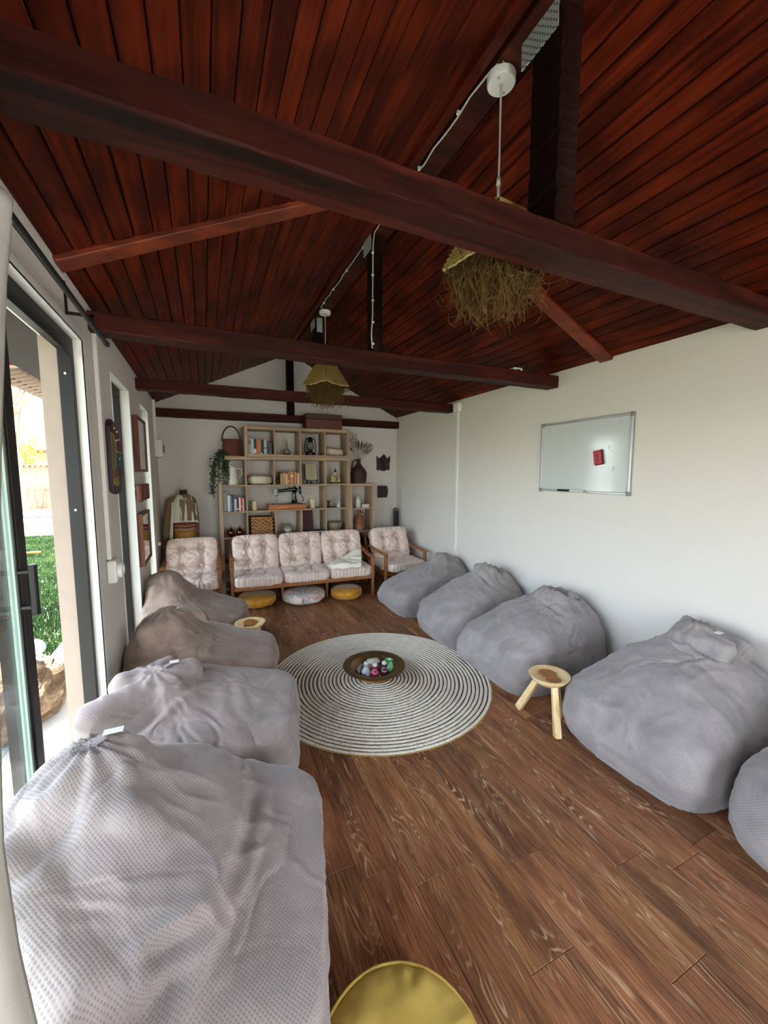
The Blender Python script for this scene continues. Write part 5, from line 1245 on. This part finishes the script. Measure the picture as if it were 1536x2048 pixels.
MB().box(-.012, -.0002, -.036, .036, -.058, .058).build('felt_pad', plain('dark_felt', srgb(48, 30, 34), .9), t_, bevel=.003)
MB().box(-.032, -.03, -.006, .006, -.035, .025).build('grip_groove', plain('deep_red', srgb(120, 16, 36), .5), t_)
t_ = thing('marker_pen', 'black capped white marker lying on the whiteboard ledge', 'marker', (XR - .035, 2.36, 1.404))
MB().tube([(0, -.13, 0), (0, .0, 0)], .0085, 10).build('barrel', M['whiteplastic'], t_, auto=50)
MB().tube([(0, .0, 0), (0, .12, 0)], [.0095, .009], 10).tube([(0, .12, 0), (0, .135, 0)], [.005, .004], 8).build('cap', M['black'], t_, auto=50)

# ================================================================== STRAW LAMPS AND CABLES
M['straw'] = plain('straw_weave', srgb(150, 122, 72), .85, bump=.5, bscale=70, var=.35, spec=.15)
M['strawpale'] = plain('pale_straw_rim', srgb(196, 170, 122), .8, var=.2)
M['fibre'] = plain('brown_palm_fibre', srgb(98, 74, 42), .9, var=.35, bscale=60, spec=.1)
M['cable'] = plain('white_cable', srgb(206, 202, 194), .5, var=.04)
def lamp(x, y, zr, label, seed):
    t = thing('pendant_lamp', label, 'lamp', (x, y, 0)); rs = np.random.RandomState(seed)
    va = math.atan2(y, x)                                            # away from the camera
    MB().lathe([(0, zr - .03), (.052, zr - .03), (.056, zr - .024), (.056, zr), (0, zr)], n=30).build('ceiling_rose', M['whiteplastic'], t, auto=40)
    for s in (-1, 1): MB().ball((.03 * s, .02 * s, zr - .031), (.006, .006, .003), 8, 5).build('rose_screw', M['chrome'], t)
    MB().tube([(0, 0, zr - .03), (0, 0, zr - .05), (.001, 0, zr - .25), (0, 0, 2.60)], [.008, .004, .0035, .0035], 8).build('cord', M['cable'], t, True)
    MB().tube([(0, 0, 2.725), (0, 0, 2.755)], .009, 8).tube([(0, 0, 2.67), (0, 0, 2.73)], .006, 8).build('cord_joint', M['cable'], t, True)
    zt, zb_, a, b = 2.615, 2.425, .105, .222
    cor = [va + math.pi / 2 * k for k in range(4)]
    pt = lambda k, s: Vector(((a + (b - a) * s) * math.cos(cor[k % 4]), (a + (b - a) * s) * math.sin(cor[k % 4]), zt + (zb_ - zt) * s))
    for k in range(4):
        mb = MB(); nr = 11; v = []; f = []
        for i in range(nr * 3 + 1):
            s = i / (nr * 3); A, B = pt(k, s), pt(k + 1, s); nrm = Vector((math.cos(cor[k] + math.pi / 4), math.sin(cor[k] + math.pi / 4), .4))
            o_ = (.007, .0, .0035)[i % 3]
            for j in range(9):
                w_ = j / 8; p = A.lerp(B, w_) + nrm * o_ + Vector((0, 0, -.012 * math.sin(math.pi * w_) * s + rs.normal() * .0012)); v.append(p)
        for i in range(nr * 3):
            for j in range(8): f.append((i * 9 + j, i * 9 + j + 1, (i + 1) * 9 + j + 1, (i + 1) * 9 + j))
        o = mb.add(v, f).build('shade_panel', M['straw'], t); sm = o.modifiers.new('thick', 'SOLIDIFY'); sm.thickness = .004
        A, B = pt(k, 1), pt(k + 1, 1)
        MB().tube([A.lerp(B, j / 12) + Vector((0, 0, -.012 * math.sin(math.pi * j / 12))) + Vector((rs.normal(), rs.normal(), rs.normal())) * .002 for j in range(13)], .0055, 6).build('rim_braid', M['strawpale'], t, True)
    MB().prism([(a * .98 * math.cos(c), a * .98 * math.sin(c)) for c in cor], Matrix.Translation((0, 0, zt - .002)), .006).build('shade_top', M['straw'], t)
    fb = MB()
    far = Vector((math.cos(va), math.sin(va), 0))
    for i in range(1700):
        k = rs.randint(4); w_ = rs.rand(); e = pt(k, 1).lerp(pt(k + 1, 1), w_); ins = rs.rand() ** 1.6 * .62
        p = e * (1 - ins); p.z = zb_ + rs.uniform(-.005, .03)
        T_ = far * .05 + Vector((rs.normal() * .035, rs.normal() * .035, zb_ - .235 + rs.normal() * .02)); w0 = T_ - p
        if rs.rand() < .25: ln = rs.uniform(.04, .10); d = (Vector((0, 0, -1)) + Vector(rs.normal(size=3)) * .35).normalized()
        else: ln = w0.length * rs.uniform(.35, 1.0) ** .8; d = w0.normalized()
        pts = [p]; m_ = 6
        for j in range(m_):
            d = (d + Vector(rs.normal(size=3)) * .55 + (T_ - pts[-1]) * 1.6).normalized(); pts.append(pts[-1] + d * ln / m_)
        fb.tube(pts, .0013 if rs.rand() < .93 else .0026, 3, cap=False)
    o = fb.build('fibre_fringe', M['fibre'], t); o['kind'] = 'stuff'
    return t
lamp(XM, 1.395, RIDGE - .061, 'large straw pendant lamp with fibre fringe just beyond the nearest tie beam', 2)
lamp(XM, 3.93, RIDGE - .061, 'straw pendant lamp farther back with white ceiling rose beyond the second beam', 5)
t_ = thing('ridge_cable', 'thin white cable clipped along the ridge between the two pendant lamps', 'cable', (XM, 0, 0))
rs = np.random.RandomState(1); pts = [(0, 1.36, RIDGE - .062), (-.045, 1.34, RIDGE - .055)]
for y in np.linspace(1.42, 3.86, 26): pts.append((-.062 + rs.normal() * .004, y, RIDGE - .058 + rs.normal() * .004))
pts += [(-.03, 3.88, RIDGE - .062), (0, 3.92, RIDGE - .062)]
MB().tube(pts, .0042, 6).build('cable_run', M['cable'], t_, True)
MB().tube([(-.062, 2.545, RIDGE - .06), (-.072, 2.548, 3.05), (-.074, 2.549, 2.8), (-.076, 2.548, 2.6), (-.086, 2.546, 2.48), (-.078, 2.55, 2.39)], .0042, 6).build('cable_drop', M['cable'], t_, True)
for y in (1.6, 1.95, 2.3, 2.75, 3.1, 3.45, 3.75): MB().box(-.07, -.055, y - .006, y + .006, RIDGE - .066, RIDGE - .052).build('cable_clip', M['whiteplastic'], t_)
for z in (3.0, 2.86, 2.7, 2.56, 2.42): MB().box(-.082, -.066, 2.543, 2.555, z - .005, z + .005).build('cable_clip', M['whiteplastic'], t_)

# ================================================================== CURTAIN
t_ = thing('curtain_rod', 'black metal curtain rod on brackets over the sliding door', 'curtain rod', (XL, 1.2, 2.2))
MB().tube([(.092, -2.2, .0), (.092, 1.26, .0)], .011, 10).build('rod', M['black'], t_, auto=50)
MB().tube([(.092, 1.24, .0), (.092, 1.28, .0)], .013, 10).build('end_cap', M['black'], t_, auto=50)
for y in (.98, -1.6):
    MB().box(.001, .007, y - .01, y + .01, .03, .165).box(.001, .1, y - .005, y + .005, .03, .042).box(.086, .1, y - .005, y + .005, .008, .042).build('rod_bracket', M['black'], t_)
t_ = thing('curtain', 'off white curtain gathered at the left edge of the picture', 'curtain', (-.42, .7, 0))
E_ = [(2.215, -.42, 1.375), (2.0, -.405, 1.25), (1.6, -.36, 1.01), (1.24, -.32, .81), (.99, -.30, .72), (.80, -.30, .735), (.57, -.305, .785), (.40, -.32, .84), (.2, -.37, .82), (.03, -.40, .78)]
zs = [e[0] for e in E_][::-1]; V = []; n, m = 90, 60
for i in range(m):
    z = .03 + (2.215 - .03) * i / (m - 1); ex = np.interp(z, zs, [e[1] for e in E_][::-1]); ey = np.interp(z, zs, [e[2] for e in E_][::-1])
    for j in range(n):
        s = j / (n - 1); ph = s * 30 + .5 * math.sin(z * 2); amp = .028 * (1 - .5 * math.exp(-s * 30)) * min(1, s * 12 + .15)
        V.append((ex + .42 - .10 * s * (1 if z < 1.9 else (2.215 - z) / .315) + amp * math.sin(ph) - (.0 if z > 2.1 else .0), ey - .7 - .95 * s + .012 * math.cos(ph), z))
idx = np.arange(m * n).reshape(m, n)
o = np_obj('curtain_cloth', np.array(V), np.stack([idx[:-1, :-1], idx[:-1, 1:], idx[1:, 1:], idx[1:, :-1]], -1).reshape(-1, 4), M['curtain'], t_)
sm = o.modifiers.new('thick', 'SOLIDIFY'); sm.thickness = .003
for k in range(14):
    y = .62 - k * .075
    MB().tube([(.0 + .017 * math.cos(6.283 * q / 14), y, 2.2 + .017 * math.sin(6.283 * q / 14)) for q in range(14)], .0022, 5, closed=True).build('curtain_ring', M['black'], t_)

# ================================================================== OUTSIDE
M['concrete'] = plain('pale_concrete', srgb(206, 203, 196), .9, bump=.4, bscale=25, var=.16)
struct(MB().box(-1.27, XO, -4, 9, -.16, -.03).build('trim_8', M['concrete']))              # paving slab along the house
struct(MB().box(-40, -1.27, -12, 60, -.3, -.12).box(-1.27, 12, 9, 60, -.3, -.12).box(-1.27, 12, -12, -4, -.3, -.12).build('ground', plain('garden_soil', srgb(96, 92, 70), .95, var=.3, bscale=6)))
struct(MB().box(-30, -1.76, 13.2, 21.8, -.12, -.10).box(XO + .1, 12, -12, YF - .2, -.12, -.06).build('trim_9', plain('white_paving', srgb(208, 204, 198), .9, var=.12)))
gm = NT('grass_blades'); r_ = gm.noise(gm.tc(), 1.4, 4, .6); gm.col(gm.ramp(r_, [(.3, srgb(30, 48, 24)), (.55, srgb(52, 76, 36)), (.75, srgb(80, 100, 54))])).set(Roughness=.8, Specular_IOR_Level=.15)
rs = np.random.RandomState(3); N_ = 60000
r = rs.rand(N_) ** 1.0; Y = 2.2 + 10.8 * rs.rand(N_) ** 1.25; X = -1.29 - (Y * .34 + .5) * rs.rand(N_) ** .9
h = .05 + .05 * rs.rand(N_); a = rs.rand(N_) * 6.283; wd = .004 + .0012 * Y
bx, by = np.cos(a) * wd, np.sin(a) * wd; lx, ly = rs.normal(size=N_) * .03, rs.normal(size=N_) * .03
V = np.stack([np.stack([X - bx, Y - by, np.full(N_, -.12)], 1), np.stack([X + bx, Y + by, np.full(N_, -.12)], 1), np.stack([X + lx, Y + ly, -.12 + h], 1)], 1).reshape(-1, 3)
o = np_obj('lawn', V, np.arange(3 * N_).reshape(-1, 3), gm.mat, None, False); tag(o, 'green grass lawn beyond the paving outside the door', 'grass', kind='stuff')
struct(MB().box(-8, -1.28, -6, 13.2, -.12, -.105).build('trim_10', plain('lawn_base', srgb(50, 68, 36), .95, var=.35, bscale=12)))
# drain grate
t_ = thing('drain_grate', 'pale slotted drain grate in the paving outside the door', 'drain', (-1.16, 2.0, -.03))
gb = plain('galvanised_grate', srgb(186, 206, 210), .4, .4, var=.05)
MB().box(-.075, -.062, -1.1, 1.0, 0, .006).build('edge_bar', gb, t_); MB().box(.062, .075, -1.1, 1.0, 0, .006).build('edge_bar', gb, t_)
gs = MB().box(-.062, .062, -.009, .009, .0005, .0055).mesh('grate_bar', gb)
for k in range(70):
    q = bpy.data.objects.new('grate_bar', gs); C.objects.link(q); q.parent = t_; q.location = (0, -1.08 + k * .03, 0)
MB().box(-.062, .062, -1.1, 1.0, -.002, .0004).build('channel', M['black'], t_)
# log with shell ornaments
bark = NT('weathered_log'); n1 = bark.noise(bark.vm('MULTIPLY', bark.tc(), (3, 1, 3)), 6, 5, .65, 1); bark.col(bark.ramp(n1, [(.3, srgb(52, 34, 22)), (.5, srgb(118, 90, 62)), (.7, srgb(168, 148, 118))])).set(Roughness=.9); bark.bump(n1, 1.0, .05)
D, F = cubesphere(22); P = D * np.array([.23, .34, .21]); P *= (1 + .16 * fbm(D * 2.6, 3, 3) + .05 * np.abs(fbm(D * np.array([8, 2, 8]), 6, 2)))[:, None]; P[:, 2] = np.maximum(P[:, 2] + .17, 0)
lg = thing('log', 'weathered split log lying on the paving outside the door', 'log', (-1.115, 3.16, -.03)); np_obj('log_wood', P, F, bark.mat, lg)
for k in range(5): MB().bar((-.05 + .05 * k, -.2 + .02 * k, .33 - .012 * abs(k - 1)), (-.12 + .06 * k, .12, .37 - .02 * abs(k - 2)), .035, .02).build('bark_strip', bark.mat, lg, bevel=.006)
wh = plain('white_shell', srgb(214, 206, 192), .6, var=.06)
t_ = thing('starfish', 'white star shaped ornament standing on the log', 'ornament', (-1.07, 3.02, .37))
poly = []
for k in range(10): a_ = math.pi / 2 + math.pi * k / 5; r__ = .085 if k % 2 == 0 else .036; poly.append((r__ * math.cos(a_), r__ * math.sin(a_)))
MB().prism(poly, Matrix.Translation((0, 0, .055)) @ Matrix.Rotation(R_(62), 4, 'X') @ Matrix.Rotation(R_(20), 4, 'Z'), .022).build('star_body', wh, t_, bevel=.008)
MB().ball((0, -.02, .055), .02, 10, 8).build('star_centre', wh, t_, True)
t_ = thing('shell', 'pale blue round shell behind the white star on the log', 'ornament', (-1.06, 3.18, .37))
D, F = cubesphere(10); P = D * np.array([.07, .06, .055]) * (1 + .08 * np.sin(np.arctan2(D[:, 1], D[:, 0]) * 9))[:, None]; P[:, 2] += .05; np_obj('shell_body', P, F, plain('pale_blue_shell', srgb(176, 204, 214), .5, var=.12), t_)
# porch roof
po = sroot('porch_roof'); pw = plain('porch_boards', srgb(176, 124, 74), .7, var=.25, bscale=20)
pbm = MB().box(-.46, .46, -.056, .056, 0, .015).mesh('porch_board', wood('porch_board_wood', srgb(150, 92, 50), srgb(190, 132, 80), srgb(206, 156, 104), 'X', 8, 6, .6, .1, .15))
PX0, PX1 = -1.62, XO
for k in range(62):
    q = bpy.data.objects.new('porch_board', pbm); C.objects.link(q); q.parent = po; q.location = ((PX0 + PX1) / 2, -1.0 + k * .118, 2.56); q.rotation_euler = (0, R_(-4), 0)
MB().bar((PX0, -1.1, 2.50), (PX0, 6.4, 2.50), .03, .12).build('eaves_board', M['beam'], po)
MB().box(PX0 - .05, XO, -1.1, 6.4, 2.62, 2.66).build('porch_cover', M['concrete'], po)
for y in (.6, 1.9, 3.2, 4.5, 5.8): MB().bar((XO, y, 2.52), (PX0, y, 2.50), .10, .09).build('porch_rafter', M['batten'], po, bevel=.006)
tl = MB().tube([(-.16, 0, .05), (.02, 0, .0), (.05, 0, -.03)], [.055, .06, .06], 12).mesh('roof_tile', plain('grey_roof_tile', srgb(120, 104, 90), .9, var=.25), True)
for k in range(54):
    q = bpy.data.objects.new('roof_tile', tl); C.objects.link(q); q.parent = po; q.location = (PX0 - .04, -.9 + k * .135, 2.47); q.rotation_euler = (0, 0, math.pi)
# fence of upright boards
fn = thing('board_fence', 'weathered upright board fence at the far end of the garden', 'fence', (0, 23.0, -.12))
fb_ = wood('weathered_fence', srgb(74, 60, 46), srgb(122, 104, 82), srgb(146, 128, 104), 'Z', 8, 5, .9, .3, .3)
fme = MB().box(-.085, .085, -.012, .012, .12, 2.0).mesh('fence_board', fb_)
for k in range(60):
    q = bpy.data.objects.new('fence_board', fme); C.objects.link(q); q.parent = fn; q.location = (-12.5 + k * .19, random.uniform(-.02, .02), 0)
for z in (.08, .96, 1.98): MB().box(-12.6, -1, -.05, -.012, z - .05, z + .05).build('fence_rail', fb_, fn)
MB().box(-12.6, -1, -.14, .14, 2.04, 2.07).build('fence_capping', plain('rusty_sheet', srgb(128, 96, 80), .7), fn)
MB().prism([(-12.6 + .1 * k, 1.9 + (.13 if k % 2 else .0)) for k in range(117)] + [(-1, 2.06), (-12.6, 2.06)], Matrix(((1, 0, 0, 0), (0, 0, -1, -.1), (0, 1, 0, 0), (0, 0, 0, 1))), .02).build('zigzag_edge', plain('rusty_edge', srgb(120, 84, 70), .7), fn)
# pollarded tree before the fence
tre = thing('bare_tree', 'bare pollarded tree with thin branches in front of the board fence', 'tree', (-7.15, 21.6, -.12))
bk_ = plain('pale_bark', srgb(112, 94, 78), .9, bump=.5, bscale=8, var=.2)
MB().tube([(0, 0, 0), (-.02, 0, .6), (-.05, 0, 1.6), (-.08, 0, 2.3), (-.15, 0, 3.1), (-.2, 0, 4.2)], [.34, .27, .25, .27, .22, .17], 12).build('trunk', bk_, tre, True)
br = MB(); tw = MB(); rs = np.random.RandomState(12)
for k in range(16):
    a = rs.uniform(0, 6.28); z0 = rs.uniform(2.2, 4.3); l = rs.uniform(2.2, 4.2); el = rs.uniform(.5, 1.35); p = Vector((-.12, 0, z0)); d = Vector((math.cos(a) * math.cos(el), math.sin(a) * math.cos(el), math.sin(el))); pts = [p]
    for i in range(6): d = (d + Vector(rs.normal(size=3)) * .1 + Vector((0, 0, .05))).normalized(); pts.append(pts[-1] + d * l / 6)
    br.tube(pts, [.09, .075, .06, .05, .04, .03, .018], 7)
    for q in range(7):
        i = rs.randint(1, 6); d2 = (Vector(rs.normal(size=3)) + d * .8).normalized(); s0 = pts[i]; pp = [s0]
        for j in range(5): d2 = (d2 + Vector(rs.normal(size=3)) * .3).normalized(); pp.append(pp[-1] + d2 * .28)
        tw.tube(pp, [.02, .017, .014, .011, .008, .005], 5)
br.build('branches', bk_, tre, True); o = tw.build('twigs', bk_, tre, True); o['kind'] = 'stuff'
# neighbouring house
hs = thing('neighbour_house', 'pale yellow house with low roofs beyond the board fence', 'house', (-14, 40, -.12))
MB().box(-9, 9, 0, 8, 0, 3.6).build('house_wall', plain('yellow_render', srgb(150, 134, 96), .9), hs)
MB().prism([(-9.6, 3.5), (9.6, 3.5), (4.5, 6.2), (-4.5, 6.2)], Matrix(((1, 0, 0, 0), (0, 0, -1, 8.4), (0, 1, 0, 0), (0, 0, 0, 1))), 9).build('house_roof', plain('tan_roof', srgb(150, 132, 100), .9), hs)
for x in (-3, 1.2, 4.2):
    f_ = MB().box(x - .6, x + .6, -.06, .0, 1.2, 2.9).build('house_window', M['whiteplastic'], hs)
    MB().box(x - .5, x + .5, -.08, -.06, 1.3, 2.8).build('window_pane', plain('dark_pane', srgb(70, 80, 90), .1), f_)
MB().box(-9.3, 9.3, -.7, 0, 3.35, 3.5).build('house_eaves', plain('dark_eaves', srgb(90, 70, 66), .8), hs)
bs = thing('yellow_shrub', 'yellow flowering shrub behind the fence beside the bare tree', 'shrub', (-8.3, 26, -.12)); lf = MB(); rs = np.random.RandomState(8)
MB().tube([(0, 0, 0), (0, 0, 1.6), (.1, 0, 2.4)], [.06, .04, .02], 6).build('stem', bk_, bs)
for k in range(500):
    p = Vector(rs.normal(size=3)) * .42 + Vector((0, 0, 2.55)); d = Vector(rs.normal(size=3)) * .09; e = Vector(rs.normal(size=3)) * .06; lf.add([p, p + d, p + d + e, p + e], [(0, 1, 2, 3)])
o = lf.build('foliage', plain('yellow_leaf', srgb(160, 140, 50), .8, var=.2), bs); o['kind'] = 'stuff'
# hoses and pipes on the paving
t_ = thing('garden_hose', 'green garden hose with orange coupling lying on the lawn', 'hose', (-3.6, 9.6, -.03))
MB().tube([(-.9, -.5, 0), (-.5, -.1, .02), (-.1, .1, .03), (.3, .15, .03)], .010, 6).build('hose_run', plain('teal_hose', srgb(60, 120, 100), .4), t_, True)
MB().tube([(.3, .15, .03), (.62, .2, .03)], .022, 8).build('coupling', plain('orange_plastic', srgb(170, 92, 22), .4), t_, True)
for nm, lab, c, y, r__ in (('pipe', 'long red pipe lying on the white paving before the fence', (186, 96, 84), 15.6, .05), ('pipe', 'long grey pipe lying on the paving nearer the fence', (130, 130, 136), 18.6, .12)):
    t_ = thing(nm, lab, 'pipe', (-6, y, -.10 + r__)); MB().tube([(-3, -.1, 0), (0, 0, 0), (4, .1, 0)], r__, 8).build('pipe_run', plain('pipe_%d' % c[0], srgb(*c), .5), t_, True); MB().tube([(-1.2, -.04, 0), (-1.0, -.033, 0)], r__ * 1.2, 8).build('pipe_collar', plain('collar_%d' % c[0], srgb(*c), .5), t_, True)
